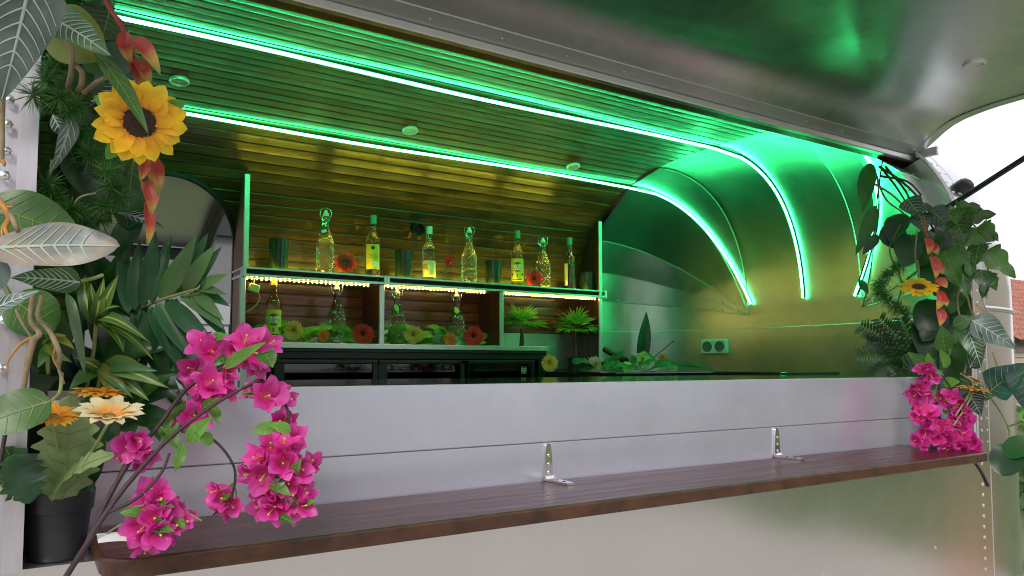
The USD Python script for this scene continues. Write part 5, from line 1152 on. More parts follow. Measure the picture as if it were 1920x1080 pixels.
bract(t, (270, 340), (284, 402), 34, 1.35, 1.34, 'heliconia_pink'); bract(t, (274, 380), (276, 462), 22, 1.36, 1.36); bract(t, (266, 300), (286, 345), 26, 1.36, 1.35)
t = thing('sunflower', 'large yellow sunflower with dark brown disc at the upper left', 'flower', dp(258, 230, 1.2))
c = dp(260, 229, 1.215); bloom(t, c, toward(c, (0.16, 0.02)), 0.0715, 'sun_petal', 17, 2, 'petal', 0.026, 0.06, 0.42, 'disc_brown', 5, True)
B = basis(toward(c, (0.16, 0.02))); r_ = random.Random(8)
part(t, 'florets', [ball(c + (B[:, 0] * math.cos(a) + B[:, 1] * math.sin(a)) * q + B[:, 2] * 0.0085, 0.0013, 0) for a, q in ((r_.uniform(0, 6.28), 0.029 * math.sqrt(r_.uniform(0.3, 1))) for _ in range(110))], 'disc_gold', False, kind='stuff')
for a_, l_ in ((0.4, 100), (2.6, 96), (4.0, 92)):
    LF(t, (258 + 40 * math.cos(a_), 229 - 40 * math.sin(a_)), (258 + l_ * math.cos(a_), 229 - l_ * math.sin(a_)), 30, 1.235, 'leaf_bright', 'lance', 1.24, (0.1, 0.1), name='sepal')
vine(t, [(258, 235, 1.225), (250, 270, 1.3), (235, 330, 1.38)], 0.004)

# --- left: palm frond
t = thing('palm_frond', 'dark green palm frond with long leaflets reaching right in front of the rear window', 'palm frond', dp(300, 570, 1.45))
rach = [(236, 590, 1.46), (275, 572, 1.45), (320, 556, 1.43), (372, 541, 1.41)]
vine(t, rach, [0.0042, 0.0022], 'stem_pale', 'rachis')
for b, tp, w, m, D2 in (((240, 588), (226, 458), 34, 'palm_green', 1.47), ((252, 582), (262, 452), 30, 'palm_green', 1.46), ((264, 576), (292, 434), 32, 'palm_green', 1.44), ((300, 562), (368, 441), 36, 'palm_light', 1.40),
                        ((318, 556), (391, 436), 30, 'palm_green', 1.42), ((345, 548), (405, 458), 30, 'palm_light', 1.38), ((352, 546), (416, 462), 24, 'palm_green', 1.42), ((374, 541), (427, 514), 22, 'palm_light', 1.38), ((372, 543), (425, 553), 18, 'palm_light', 1.38),
                        ((246, 588), (285, 690), 30, 'palm_green', 1.47), ((262, 580), (305, 675), 30, 'palm_green', 1.47), ((278, 574), (345, 700), 34, 'palm_green', 1.45), ((292, 568), (376, 688), 38, 'palm_green', 1.42), ((310, 562), (412, 662), 36, 'palm_green', 1.38),
                        ((340, 552), (420, 618), 30, 'palm_light', 1.38), ((362, 545), (420, 602), 24, 'palm_light', 1.38), ((330, 558), (330, 690), 26, 'palm_green', 1.46), ((356, 548), (428, 640), 30, 'palm_green', 1.40), ((322, 560), (395, 700), 34, 'palm_green', 1.43), ((300, 568), (352, 745), 36, 'palm_green', 1.47), ((285, 574), (310, 735), 34, 'palm_green', 1.48), ((368, 543), (432, 575), 22, 'palm_green', 1.40), ((284, 570), (322, 440), 30, 'palm_green', 1.46), ((334, 552), (378, 480), 26, 'palm_green', 1.44), ((268, 580), (268, 700), 30, 'palm_green', 1.48)):
    LF(t, b, tp, w, 1.44, m, 'lance', D2, (rng.uniform(-.3, .5), rng.uniform(-.1, .4)), 0.05, 0.25, 0.02, None, 'leaflet', 16, 5, rng.uniform(-.3, .3))

t = thing('palm_frond', 'second dark palm frond lower down behind the pink flowers', 'palm frond', dp(300, 680, 1.5))
vine(t, [(220, 700, 1.5), (280, 672, 1.5), (350, 660, 1.49), (410, 665, 1.48)], [0.004, 0.002], 'stem_green', 'rachis')
for b, tp, w in (((240, 692), (262, 610), 30), ((270, 676), (318, 605), 30), ((300, 668), (362, 606), 30), ((330, 662), (398, 622), 28), ((250, 690), (300, 790), 32), ((285, 672), (345, 780), 32), ((315, 665), (388, 760), 32), ((350, 660), (418, 740), 30), ((380, 662), (425, 712), 24), ((400, 664), (432, 690), 18), ((265, 680), (250, 800), 32)):
    LF(t, b, tp, w, 1.49, 'palm_green', 'lance', 1.47, (rng.uniform(-.3, .5), rng.uniform(-.1, .4)), 0.05, 0.25, 0.02, None, 'leaflet', 14, 5, rng.uniform(-.3, .3))
# --- left: dracaena with yellow ribs and darker bamboo-like leaves
def rosette(label, cx, cy, D, tips, w, mts, base_mt='stem_pale', shape='lance', curl=0.16, name='dracaena_plant', cat='plant', tail=None):
    t = thing(name, label, cat, dp(cx, cy, D))
    for i, tp in enumerate(tips):
        b = (cx + rng.uniform(-6, 6), cy + rng.uniform(-6, 6)); D2 = tp[2] if len(tp) > 2 else D - 0.04
        LF(t, b, tp[:2], w * rng.uniform(0.85, 1.15), D, mts[i % len(mts)], shape, D2, (rng.uniform(-.4, .4), rng.uniform(0.0, .7)), curl * rng.uniform(0.6, 1.3), 0.28, 0.04, None, 'leaf', 16, 5, rng.uniform(-.3, .3), side=rng.uniform(-.06, .06))
    if tail: vine(t, [(cx, cy, D)] + tail, 0.0035, base_mt)
    return t
rosette('yellow ribbed dracaena spray in the middle of the left foliage', 180, 606, 1.34, [(195, 520), (222, 515), (226, 575), (282, 643, 1.28), (288, 676, 1.28), (160, 515, 1.36), (140, 540, 1.36), (232, 660), (170, 530)], 25, ['dracaena'], tail=[(175, 660, 1.37), (160, 740, 1.4)])
rosette('lower dracaena spray drooping over the bougainvillea stems', 190, 690, 1.33, [(296, 696, 1.28), (258, 678), (318, 728, 1.28), (250, 748), (232, 720), (140, 670), (130, 730), (215, 760), (280, 752, 1.3), (300, 712, 1.3)], 26, ['leaf_green', 'leaf_olive', 'dracaena'], tail=[(180, 740, 1.36), (150, 800, 1.38)])
rosette('small olive leaf spray beside the tan roots', 88, 645, 1.27, [(140, 655), (136, 680), (125, 630), (60, 620), (110, 690), (70, 690)], 20, ['leaf_olive', 'leaf_green'], tail=[(90, 700, 1.3)])
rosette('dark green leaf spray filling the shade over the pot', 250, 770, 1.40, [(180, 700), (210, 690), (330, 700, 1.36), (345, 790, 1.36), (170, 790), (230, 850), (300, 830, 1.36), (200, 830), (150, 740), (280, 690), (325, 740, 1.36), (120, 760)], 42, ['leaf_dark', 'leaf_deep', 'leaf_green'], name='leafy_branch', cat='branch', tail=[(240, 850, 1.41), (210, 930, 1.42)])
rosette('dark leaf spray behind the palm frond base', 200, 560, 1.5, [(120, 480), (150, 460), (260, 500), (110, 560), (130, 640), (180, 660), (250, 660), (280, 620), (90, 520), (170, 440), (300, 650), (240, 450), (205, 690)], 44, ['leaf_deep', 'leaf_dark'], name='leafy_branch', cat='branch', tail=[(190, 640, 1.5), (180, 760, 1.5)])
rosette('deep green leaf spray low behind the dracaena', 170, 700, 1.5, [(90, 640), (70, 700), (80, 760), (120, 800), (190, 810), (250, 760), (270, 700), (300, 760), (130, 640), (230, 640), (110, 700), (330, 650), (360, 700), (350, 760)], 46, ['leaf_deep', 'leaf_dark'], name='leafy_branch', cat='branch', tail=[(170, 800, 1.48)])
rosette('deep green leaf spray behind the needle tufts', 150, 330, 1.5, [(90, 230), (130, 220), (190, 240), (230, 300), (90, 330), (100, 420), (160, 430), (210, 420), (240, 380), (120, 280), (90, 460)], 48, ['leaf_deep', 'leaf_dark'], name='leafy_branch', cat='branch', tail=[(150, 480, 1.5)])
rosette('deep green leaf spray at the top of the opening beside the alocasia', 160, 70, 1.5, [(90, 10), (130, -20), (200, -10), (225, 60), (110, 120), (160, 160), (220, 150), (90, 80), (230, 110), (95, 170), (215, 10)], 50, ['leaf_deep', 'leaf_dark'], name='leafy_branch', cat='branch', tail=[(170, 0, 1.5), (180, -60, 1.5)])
t = thing('curled_leaf_strip', 'narrow curled pale green leaf hanging between the sprays', 'leaf', dp(145, 620, 1.26))
LF(t, (124, 548), (160, 704), 20, 1.27, 'palm_light', 'strap', 1.26, (0.5, 0), 0.04, 0.5, 0.2, None, 'blade', 22, 5, 0.8)
vine(t, [(124, 549, 1.27), (126, 530, 1.28)], 0.002)
# --- left: roots and vines
t = thing('orange_air_root', 'bundle of orange air roots hanging over the post beside the broad leaf', 'roots', dp(15, 420, 1.12))
vine(t, [(-6, 372, 1.13), (8, 388, 1.12), (17, 410, 1.12), (10, 430, 1.12), (22, 452, 1.11), (30, 466, 1.1)], [0.005, 0.002], 'root_orange', 'root')
vine(t, [(-4, 398, 1.13), (18, 402, 1.12), (30, 425, 1.11), (34, 440, 1.12)], [0.005, 0.003], 'vine_tan', 'root')
vine(t, [(16, 410, 1.12), (4, 430, 1.12), (6, 455, 1.11)], [0.003, 0.001], 'root_orange', 'root')
vine(t, [(14, 388, 1.12), (24, 388, 1.12)], [0.002, 0.001], 'root_orange', 'root')
t = thing('hanging_air_root', 'tan air root hanging down the post from the big alocasia leaf', 'roots', dp(5, 250, 1.17))
vine(t, [(6, 160, 1.16), (4, 220, 1.17), (4, 270, 1.17), (3, 300, 1.17)], [0.0045, 0.004], 'vine_tan', 'root')
vine(t, [(3, 300, 1.17), (8, 306, 1.17), (7, 312, 1.17)], [0.004, 0.002], 'root_orange', 'root')
t = thing('tan_air_root', 'forked tan air roots below the small green alocasia leaf', 'roots', dp(70, 650, 1.2))
vine(t, [(62, 548, 1.2), (58, 600, 1.2), (74, 625, 1.19), (62, 640, 1.19), (50, 690, 1.19), (40, 740, 1.2), (12, 752, 1.21)], [0.004, 0.0055, 0.003], 'vine_tan', 'root')
vine(t, [(78, 555, 1.21), (72, 595, 1.2), (95, 625, 1.2), (112, 665, 1.19), (110, 690, 1.2), (120, 720, 1.2)], [0.0035, 0.0045, 0.002], 'vine_tan', 'root')
vine(t, [(60, 632, 1.19), (36, 648, 1.19), (14, 680, 1.19), (20, 698, 1.19)], [0.003, 0.001], 'root_orange', 'root')
vine(t, [(105, 650, 1.19), (100, 672, 1.19), (108, 690, 1.19)], [0.002, 0.001], 'root_orange', 'root')
vine(t, [(30, 580, 1.2), (45, 610, 1.2), (62, 635, 1.2)], 0.003, 'vine_tan', 'root')

t = thing('brown_twig', 'short brown twig against the left edge beside the pot', 'twig', dp(8, 830, 1.2))
vine(t, [(20, 745, 1.22), (12, 800, 1.21), (-2, 880, 1.2)], [0.004, 0.003], 'stem_brown', 'twig', 10)
# --- left: the potted flowering plant
PO = np.array([0.054, -0.040, SILL + 0.0015]); RP = 0.0585
t = thing('potted_gerbera', 'potted plant with orange and cream daisies in a black plastic pot on the sill', 'potted plant', PO)
hp_ = 0.116
part(t, 'pot', turned(lathe([(1e-4, 0.0), (RP * 0.70, 0.0), (RP * 0.74, 0.003), (RP * 0.90, hp_ * 0.70), (RP * 0.96, hp_ * 0.71), (RP, hp_ * 0.985), (RP * 0.99, hp_), (RP * 0.95, hp_), (RP * 0.90, hp_ * 0.8), (RP * 0.7, hp_ * 0.78)], 40), None, PO), 'pot_plastic', smooth=35)
part(t, 'soil', turned(lathe([(RP * 0.93, hp_ * 0.84), (RP * 0.5, hp_ * 0.87), (1e-4, hp_ * 0.85)], 24), None, PO), 'soil')
LF(t, (118, 934), (132, 742), 124, 1.27, 'leaf_sage', 'lobed', 1.22, (0.1, 0.1), 0.05, 0.10, 0.10, 'vein_green', nu=40, nv=9, k=5, vr=0.0009, label='large sage green lobed leaf')
LF(t, (100, 938), (214, 852), 62, 1.25, 'leaf_sage', 'lobed', 1.18, (0.1, 0.8), 0.10, 0.15, 0.12, 'vein_green', nu=36, nv=7, k=5, vr=0.0009)
LF(t, (90, 930), (150, 800), 90, 1.31, 'leaf_sage', 'lobed', 1.31, (0.3, 0.1), 0.05, 0.15, 0.1, 'vein_green', nu=32, k=5)
LF(t, (70, 930), (8, 838), 98, 1.27, 'leaf_dark', 'lobed', 1.22, (-0.3, 0.4), 0.1, 0.15, 0.1, 'vein_green', nu=26, k=5, vr=0.0008)
LF(t, (30, 850), (55, 945), 84, 1.20, 'leaf_deep', 'lobed', 1.19, (0.2, 0.3), 0.1, 0.15, 0.1, None, nu=24)
LF(t, (125, 935), (178, 905), 50, 1.33, 'leaf_dark', 'lobed', 1.33, (0.2, 0.3), 0.05, 0.15, 0.1, None, nu=20)
LF(t, (130, 930), (195, 800), 60, 1.36, 'leaf_dark', 'lance', 1.38, (0.2, 0.1)); LF(t, (60, 930), (90, 830), 60, 1.36, 'leaf_deep', 'lance', 1.38, (0.2, 0.1))
def daisy(px, py, D, Rpx, n, mt, seed, npet=15, cup=0.16, base=(110, 935, 1.3), lay=2, disc=0.24, dm='disc_green', w=None):
    c = dp(px, py, D); h = fresh_head = part(t, 'flower_stem', tube(smoothpath([dp(*base), dp((px + base[0]) / 2 + 6, (py + base[1]) / 2, (D + base[2]) / 2), c - np.array(unit(n)) * 0.004], 14), 0.0026, 6), 'stem_pale')
    bloom(h, c, unit(n), Rpx * D / FOC, mt, npet, lay, 'petal', w, cup, disc, dm, seed)
daisy(100, 786, 1.19, 46, (0.1, -0.45, 0.9), 'petal_orange', 51, 20, 0.22)
daisy(205, 786, 1.16, 62, (0.02, -0.36, 0.93), 'petal_cream', 52, 15, 0.30, lay=2, w=0.019)
daisy(185, 742, 1.26, 50, (0.1, -0.15, 1.0), 'petal_orange', 53, 18, 0.08)
daisy(92, 768, 1.27, 26, (-0.2, -0.3, 0.95), 'petal_cream', 54, 14, 0.3)
t = thing('broad_leaf', 'bright green broad leaf reaching in from the left edge above the pot', 'leaf', dp(40, 770, 1.15))
LF(t, (96, 752), (-40, 800), 86, 1.15, 'leaf_green', 'oval', 1.10, (0.1, 0.5), 0.05, 0.10, 0.06, 'stem_pale', 'blade', 22, 7, k=4, vr=0.0008)
vine(t, [(96, 752, 1.15), (112, 735, 1.18), (116, 700, 1.21)], [0.0025, 0.003], 'stem_pale', 'stalk')

# ---------------------------------------------------------------- bougainvillea
def boug_flower(t, c, d, R, seed, stem_to=None):
    """a cluster of five pointed bracts that open towards d"""
    r = random.Random(seed); B = basis(d, (r.gauss(0, 1), r.gauss(0, 1), r.gauss(0, 1))); ms, us = [], []
    c = np.asarray(c, float)
    for i in range(5):
        a = 2 * math.pi * i / 5 + r.uniform(-.25, .25); el = r.uniform(0.35, 0.95)
        dr = (B[:, 0] * math.cos(a) + B[:, 1] * math.sin(a)) * math.cos(el) + B[:, 2] * math.sin(el)
        l = R * r.uniform(0.85, 1.15)
        v, f, uv = Leaf(c + dr * R * 0.05, c + dr * l, l * r.uniform(0.60, 0.84), B[:, 2] * math.cos(el) - (B[:, 0] * math.cos(a) + B[:, 1] * math.sin(a)) * math.sin(el), 'oval' if i % 2 else 'lance', r.uniform(-0.14, 0.05), r.uniform(0.2, 0.4), r.uniform(0.05, 0.25), r.uniform(-.5, .5), r.random() * 6).mesh(8, 5)
        ms.append((v, f)); us.append(uv)
    p = part(t, 'flower', ms, 'bract_pink', smooth=True, uv=np.vstack(us))
    sub = [tube([c - B[:, 2] * 0.006, c + B[:, 2] * R * 0.55], [0.0016, 0.0010], 4)] + [ball(c + B[:, 2] * R * 0.57, 0.0019, 0)]
    part(p, 'stamens', sub, 'stamen', kind='stuff')
    if stem_to is not None: part(p, 'flower_stalk', tube(smoothpath([c - B[:, 2] * 0.003, (c - B[:, 2] * 0.02 + np.asarray(stem_to)) / 2, stem_to], 8), 0.0012, 5), 'stem_pale')
    return p
def boug(t, heads, scale, seed, extra=1, leafy=0.3):
    """heads: (px, py, D, radius in px, lean right, lean up[, stalk end])"""
    for i, h in enumerate(heads):
        px, py, D, R, lx, ly = h[:6]; c = dp(px, py, D); d = unit(EYE - c) * 0.75 + RGT * lx + np.array([0, 0, 1.0]) * ly
        c = c - unit(d) * R * D / FOC * 0.45
        st = dp(*h[6]) if len(h) > 6 else c - unit(d) * 0.03
        boug_flower(t, c, d, R * 0.98 * D / FOC, seed + i, st)
        r2 = random.Random(seed + i * 7 + 3)
        for j in range(extra):
            a = r2.uniform(0, 6.28); dx, dy = math.cos(a) * R * r2.uniform(0.55, 0.95), math.sin(a) * R * r2.uniform(0.55, 0.95)
            c2 = dp(px + dx, py + dy, D + r2.uniform(0.0, 0.05)); d2 = unit(EYE - c2) * 0.55 + RGT * (dx / R + r2.uniform(-.4, .4)) + np.array([0, 0, 1.0]) * (-dy / R * 0.8 + r2.uniform(-.5, .3))
            boug_flower(t, c2 - unit(d2) * R * D / FOC * 0.4, d2, R * 0.80 * D / FOC, seed + 1000 + i * 3 + j, st)
        if r2.random() < leafy:
            a = r2.uniform(0, 6.28); q1, q2 = (px + math.cos(a) * R * 0.4, py + math.sin(a) * R * 0.4), (px + math.cos(a) * R * 1.45, py + math.sin(a) * R * 1.3)
            LF(t, q1, q2, R * 0.5, D + 0.01, r2.choice(['leaf_bright', 'leaf_green']), 'lance', D - 0.01, (0.2, 0.4), 0.12, 0.25, 0.08, 'vein_green', k=3, vr=0.0005)
t = thing('bougainvillea_branch', 'pink bougainvillea branch whose long stem rises over the shelf and droops at its end', 'flower branch', dp(300, 850, 1.2))
vine(t, [(112, 1100, 1.06), (150, 1040, 1.07), (200, 960, 1.09), (250, 895, 1.12), (320, 820, 1.15), (400, 760, 1.18), (455, 728, 1.2)], [0.0046, 0.0038, 0.0024], 'stem_brown', n=40)
vine(t, [(455, 728, 1.2), (500, 715, 1.22), (540, 770, 1.23), (532, 820, 1.23)], [0.003, 0.002], 'stem_brown')
vine(t, [(340, 808, 1.16), (400, 825, 1.17), (440, 880, 1.18), (430, 940, 1.19), (400, 965, 1.2)], [0.0026, 0.0016], 'stem_brown')
vine(t, [(200, 962, 1.09), (255, 935, 1.1), (300, 890, 1.12), (318, 850, 1.14)], [0.003, 0.002], 'stem_brown')
boug(t, [(503, 742, 1.2, 46, 0.35, 0.1, (452, 738, 1.2)), (488, 735, 1.22, 34, -0.1, -0.5, (452, 738, 1.2)), (520, 725, 1.23, 30, 0.5, 0.5, (452, 738, 1.2)),
         (552, 822, 1.23, 44, 0.5, 0.2, (536, 800, 1.23)), (508, 832, 1.22, 42, -0.1, 0.3, (530, 800, 1.23)), (478, 858, 1.21, 40, -0.6, 0.1, (520, 820, 1.23)), (530, 868, 1.2, 46, 0.1, -0.1, (530, 820, 1.23)),
         (566, 880, 1.22, 42, 0.6, -0.2, (540, 830, 1.24)), (490, 898, 1.2, 46, -0.3, -0.4, (520, 840, 1.23)), (540, 905, 1.21, 40, 0.3, -0.5, (535, 840, 1.23)), (462, 890, 1.22, 36, -0.7, -0.1, (510, 840, 1.24)),
         (548, 928, 1.22, 40, 0.3, -0.2, (535, 870, 1.23)), (498, 925, 1.21, 38, -0.4, -0.1, (525, 870, 1.23)), (525, 790, 1.235, 30, 0.0, 0.2, (538, 780, 1.23)),
         (516, 950, 1.21, 46, -0.1, -0.1, (528, 880, 1.23)), (505, 962, 1.2, 38, -0.4, -0.5, (528, 880, 1.23)), (572, 948, 1.22, 34, 0.6, 0.1, (545, 920, 1.23)), (556, 958, 1.23, 30, 0.3, -0.5, (545, 920, 1.23)),
         (418, 935, 1.19, 40, -0.4, 0.1, (436, 905, 1.19)), (436, 950, 1.2, 32, 0.4, -0.4, (436, 905, 1.19)), (405, 950, 1.2, 30, -0.6, -0.5, (430, 920, 1.2))], 1, 300)
for b, tp, w in (((352, 828), (398, 780), 30), ((345, 832), (328, 885), 22), ((400, 830), (360, 815), 26), ((520, 800), (470, 812), 26), ((545, 810), (505, 795), 24)):
    LF(t, b, tp, w, 1.15, 'leaf_bright', 'lance', 1.13, (0.2, 0.4), 0.1, 0.25, 0.08, 'vein_green', k=3, vr=0.0005)
t = thing('bougainvillea_branch', 'pink bougainvillea branch with thicker double stem leaning across the left foliage', 'flower branch', dp(300, 780, 1.25))
vine(t, [(150, 1050, 1.12), (190, 960, 1.14), (240, 870, 1.18), (300, 795, 1.22), (350, 730, 1.26), (420, 680, 1.3), (480, 650, 1.32)], [0.0045, 0.0036, 0.0024], 'stem_brown', n=40)
boug(t, [(462, 632, 1.28, 50, 0.1, 0.6, (415, 690, 1.3)), (480, 662, 1.27, 48, 0.5, -0.1, (415, 690, 1.3)), (440, 660, 1.3, 36, -0.4, -0.2, (415, 690, 1.3)), (488, 690, 1.3, 30, 0.4, -0.7, (420, 690, 1.3)),
         (398, 660, 1.33, 40, 0.1, 0.2, (400, 700, 1.3)), (378, 640, 1.35, 40, -0.3, 0.4, (395, 700, 1.32)), (398, 715, 1.25, 44, 0.3, 0.4, (370, 755, 1.26)), (392, 745, 1.25, 42, 0.1, -0.4, (370, 755, 1.26)), (355, 690, 1.36, 34, -0.4, 0.1, (390, 720, 1.32)),
         (368, 780, 1.23, 40, 0.3, -0.1, (330, 765, 1.25)), (350, 790, 1.24, 36, -0.4, -0.3, (330, 765, 1.25)), (410, 735, 1.27, 30, 0.8, -0.1, (380, 750, 1.27)),
         (262, 828, 1.17, 38, 0.4, 0.1, (230, 870, 1.18)), (240, 838, 1.17, 38, -0.4, -0.1, (226, 872, 1.18)), (255, 850, 1.19, 30, 0.1, -0.7, (230, 870, 1.19))], 1, 340)
for b, tp, w in (((492, 660), (512, 690), 38), ((340, 790), (355, 745), 44), ((320, 770), (318, 830), 30), ((300, 800), (340, 845), 30), ((420, 690), (500, 640), 22)):
    LF(t, b, tp, w, 1.25, 'leaf_green' if w > 32 else 'leaf_bright', 'lance', 1.23, (0.2, 0.3), 0.1, 0.25, 0.08, 'vein_green', k=3, vr=0.0005)
t = thing('bougainvillea_cluster', 'pink bougainvillea cluster lying on the left end of the serving shelf', 'flowers', dp(295, 965, 1.12))
boug(t, [(285, 920, 1.13, 42, -0.1, 0.7, (250, 945, 1.13)), (300, 938, 1.12, 42, 0.5, 0.2, (250, 945, 1.13)), (268, 950, 1.12, 42, -0.6, 0.1, (240, 950, 1.13)), (318, 955, 1.12, 36, 0.6, -0.1, (260, 950, 1.13)),
         (290, 972, 1.10, 46, 0.0, 0.0, (250, 980, 1.12)), (262, 995, 1.10, 46, -0.4, -0.4, (240, 985, 1.12)), (300, 1002, 1.09, 44, 0.3, -0.3, (260, 985, 1.11)), (330, 985, 1.11, 32, 0.7, 0.0, (280, 980, 1.12)), (276, 1008, 1.10, 34, 0.0, -0.6, (250, 990, 1.11)), (350, 978, 1.13, 22, 0.6, 0.2, (300, 970, 1.13))], 1, 400)
vine(t, [(214, 958, 1.1), (240, 952, 1.12), (270, 948, 1.13)], 0.0016, 'stem_pale'); vine(t, [(200, 1000, 1.1), (225, 985, 1.11), (255, 975, 1.12)], 0.0016, 'stem_pale'); vine(t, [(310, 980, 1.12), (345, 962, 1.14), (378, 976, 1.15)], 0.0016, 'stem_pale')
t = thing('paper_tag', 'small white paper tag lying on the shelf corner beside the pink cluster', 'paper tag', dp(218, 1008, 1.08))
B = basis((0.1, -0.35, 0.94), (1, 0, 0.05)); c = np.array([dp(216, 1008, 1.10)[0], dp(216, 1008, 1.10)[1], dp(216, 1008, 1.10)[2]])
part(t, 'paper', turned(plate(grid(lambda a, b: ((a - 0.5) * 0.046, (b - 0.5) * 0.024, 0.002 * math.sin(3 * a)), 8, 3), 0.0006), B, c), 'paper')
part(t, 'loop', tube(smoothpath([c - RGT * 0.022, c - RGT * 0.028 + [0, 0, 0.006], c - RGT * 0.020 + [0, 0, 0.010]], 10), 0.0007, 4), 'print_black')

# ---------------------------------------------------------------- right end of the opening
def big(label, name, cat, x, y, D): return thing(name, label, cat, dp(x, y, D))
t = big('dark pointed leaves hanging from the top corner in front of the green dome', 'pointed_leaf_branch', 'branch', 1650, 380, 3.0)
for b, tp, w, m in (((1632, 305), (1618, 398), 32, 'leaf_dark'), ((1642, 385), (1604, 480), 26, 'leaf_dark'), ((1655, 425), (1700, 470), 46, 'leaf_deep'), ((1690, 400), (1672, 460), 44, 'leaf_deep'), ((1612, 525), (1628, 552), 14, 'leaf_deep'), ((1646, 440), (1616, 478), 20, 'leaf_deep')):
    LF(t, b, tp, w, 3.0, m, 'lance', 2.95, (rng.uniform(-.3, .3), 0.1), 0.06, 0.2, 0.05)
vine(t, [(1655, 300, 3.0), (1645, 370, 3.0), (1640, 430, 3.0), (1610, 530, 3.05)], 0.003, 'stem_brown')
t = big('thin brown twigs arching from the hinge corner down to the ivy', 'twig_bundle', 'twigs', 1700, 350, 2.95)
for pts in ([(1648, 312, 3.0), (1690, 340, 2.95), (1722, 372, 2.9), (1728, 400, 2.88)], [(1655, 318, 3.0), (1680, 350, 2.97), (1702, 385, 2.93)], [(1640, 345, 3.0), (1672, 365, 2.97), (1700, 392, 2.95)], [(1660, 312, 2.98), (1700, 362, 2.93), (1712, 405, 2.9)], [(1640, 320, 3.0), (1660, 372, 3.0), (1695, 400, 2.96)], [(1650, 330, 3.0), (1700, 340, 2.92), (1728, 366, 2.9)]):
    vine(t, pts, [0.005, 0.003], rng.choice(['stem_brown', 'vine_tan', 'stem_brown']), 'twig', 18)
t = big('dark alocasia leaves at the right of the opening under the hatch corner', 'alocasia_plant', 'plant', 1745, 410, 2.9)
for b, tp, w, m in (((1700, 372), (1728, 410), 44, 'alocasia_dark'), ((1735, 380), (1708, 405), 40, 'alocasia_dark'), ((1742, 392), (1790, 440), 46, 'alocasia_dark'), ((1722, 400), (1735, 440), 40, 'alocasia_dark')):
    LF(t, b, tp, w, 2.88, m, 'heart', 2.85, (rng.uniform(-.3, .3), 0.5), 0.06, 0.15, 0.08, 'vein_green', k=5, vr=0.0016)
vine(t, [(1720, 372, 2.9), (1735, 400, 2.9), (1760, 450, 2.9)], 0.004, 'stem_brown')
t = big('mid green ivy spray sticking out against the white sky at the right', 'ivy_branch', 'ivy', 1820, 420, 2.75)
for b, tp, w in (((1795, 398), (1838, 385), 46), ((1812, 405), (1868, 402), 42), ((1830, 430), (1866, 452), 52), ((1800, 440), (1850, 455), 46), ((1790, 410), (1810, 460), 56), ((1840, 420), (1872, 452), 34), ((1800, 388), (1790, 420), 44), ((1848, 470), (1904, 522), 52), ((1838, 455), (1828, 500), 44), ((1815, 470), (1818, 520), 46), ((1850, 510), (1842, 560), 38), ((1838, 505), (1846, 558), 36), ((1858, 520), (1870, 545), 30), ((1800, 495), (1812, 560), 50), ((1770, 470), (1800, 540), 60)):
    LF(t, b, tp, w, 2.74, rng.choice(['leaf_green', 'leaf_green', 'leaf_dark']), 'ivy', 2.70, (rng.uniform(-.4, .4), rng.uniform(-.1, .5)), 0.06, 0.15, 0.12, 'vein_green', nu=22, k=4, vr=0.0008)
vine(t, [(1780, 385, 2.8), (1800, 400, 2.76), (1840, 440, 2.74), (1852, 500, 2.74), (1850, 560, 2.74)], 0.003, 'vine_tan'); vine(t, [(1785, 400, 2.78), (1802, 470, 2.76), (1810, 540, 2.76), (1825, 600, 2.76)], 0.0035, 'vine_tan')
vine(t, [(1840, 560, 2.74), (1852, 590, 2.73), (1848, 610, 2.72)], 0.0018, 'root_orange', 'root'); vine(t, [(1822, 560, 2.75), (1826, 590, 2.75), (1838, 620, 2.74)], 0.0022, 'vine_tan', 'root')
t = big('drooping asparagus fern strand in front of the third neon line', 'asparagus_fern', 'fern', 1680, 520, 2.95)
for i in range(26):
    u = i / 25; x = 1672 + 30 * math.sin(u * 7) + 8 * u; y = 440 + 150 * u
    needle_tuft(t, dp(x, y, 2.98 - 0.05 * u), 0.045, 60, 500 + i, 'leaf_dark')
vine(t, [(1690, 420, 2.95), (1668, 470, 2.96), (1690, 530, 2.95), (1676, 590, 2.94)], 0.003)
t = big('drooping coral heliconia hanging at the right of the opening', 'heliconia_garland', 'flower garland', 1752, 500, 2.75)
vine(t, [(1731, 405, 2.78), (1738, 445, 2.76), (1745, 480, 2.74), (1758, 540, 2.72), (1765, 600, 2.72)], [0.004, 0.006, 0.004], 'stem_red')
for b, tp, w, m in (((1736, 448), (1740, 478), 20, 'heliconia'), ((1742, 462), (1759, 478), 20, 'heliconia'), ((1746, 482), (1754, 522), 22, 'heliconia_pink'), ((1752, 495), (1768, 515), 18, 'heliconia'), ((1756, 525), (1776, 540), 20, 'heliconia_pink'), ((1760, 545), (1756, 582), 22, 'heliconia'), ((1758, 580), (1762, 612), 22, 'heliconia_pink'), ((1764, 560), (1776, 575), 16, 'heliconia')):
    bract(t, b, tp, w, 2.72, 2.70, m)
t = big('sunflower seen edge on at the right end of the counter', 'sunflower', 'flower', 1722, 540, 2.8)
c = dp(1722, 541, 2.70); bloom(t, c, unit(np.array([-0.42, -0.36, 0.83])), 0.068, 'sun_petal', 18, 2, 'petal', 0.024, 0.04, 0.40, 'disc_brown', 15, True)
vine(t, [(1722, 546, 2.72), (1722, 500, 2.85), (1712, 440, 2.95)], 0.004, 'stem_pale')
t = big('big green leaves in the shade behind the sunflower at the right', 'dark_leaf_branch', 'branch', 1760, 530, 3.0)
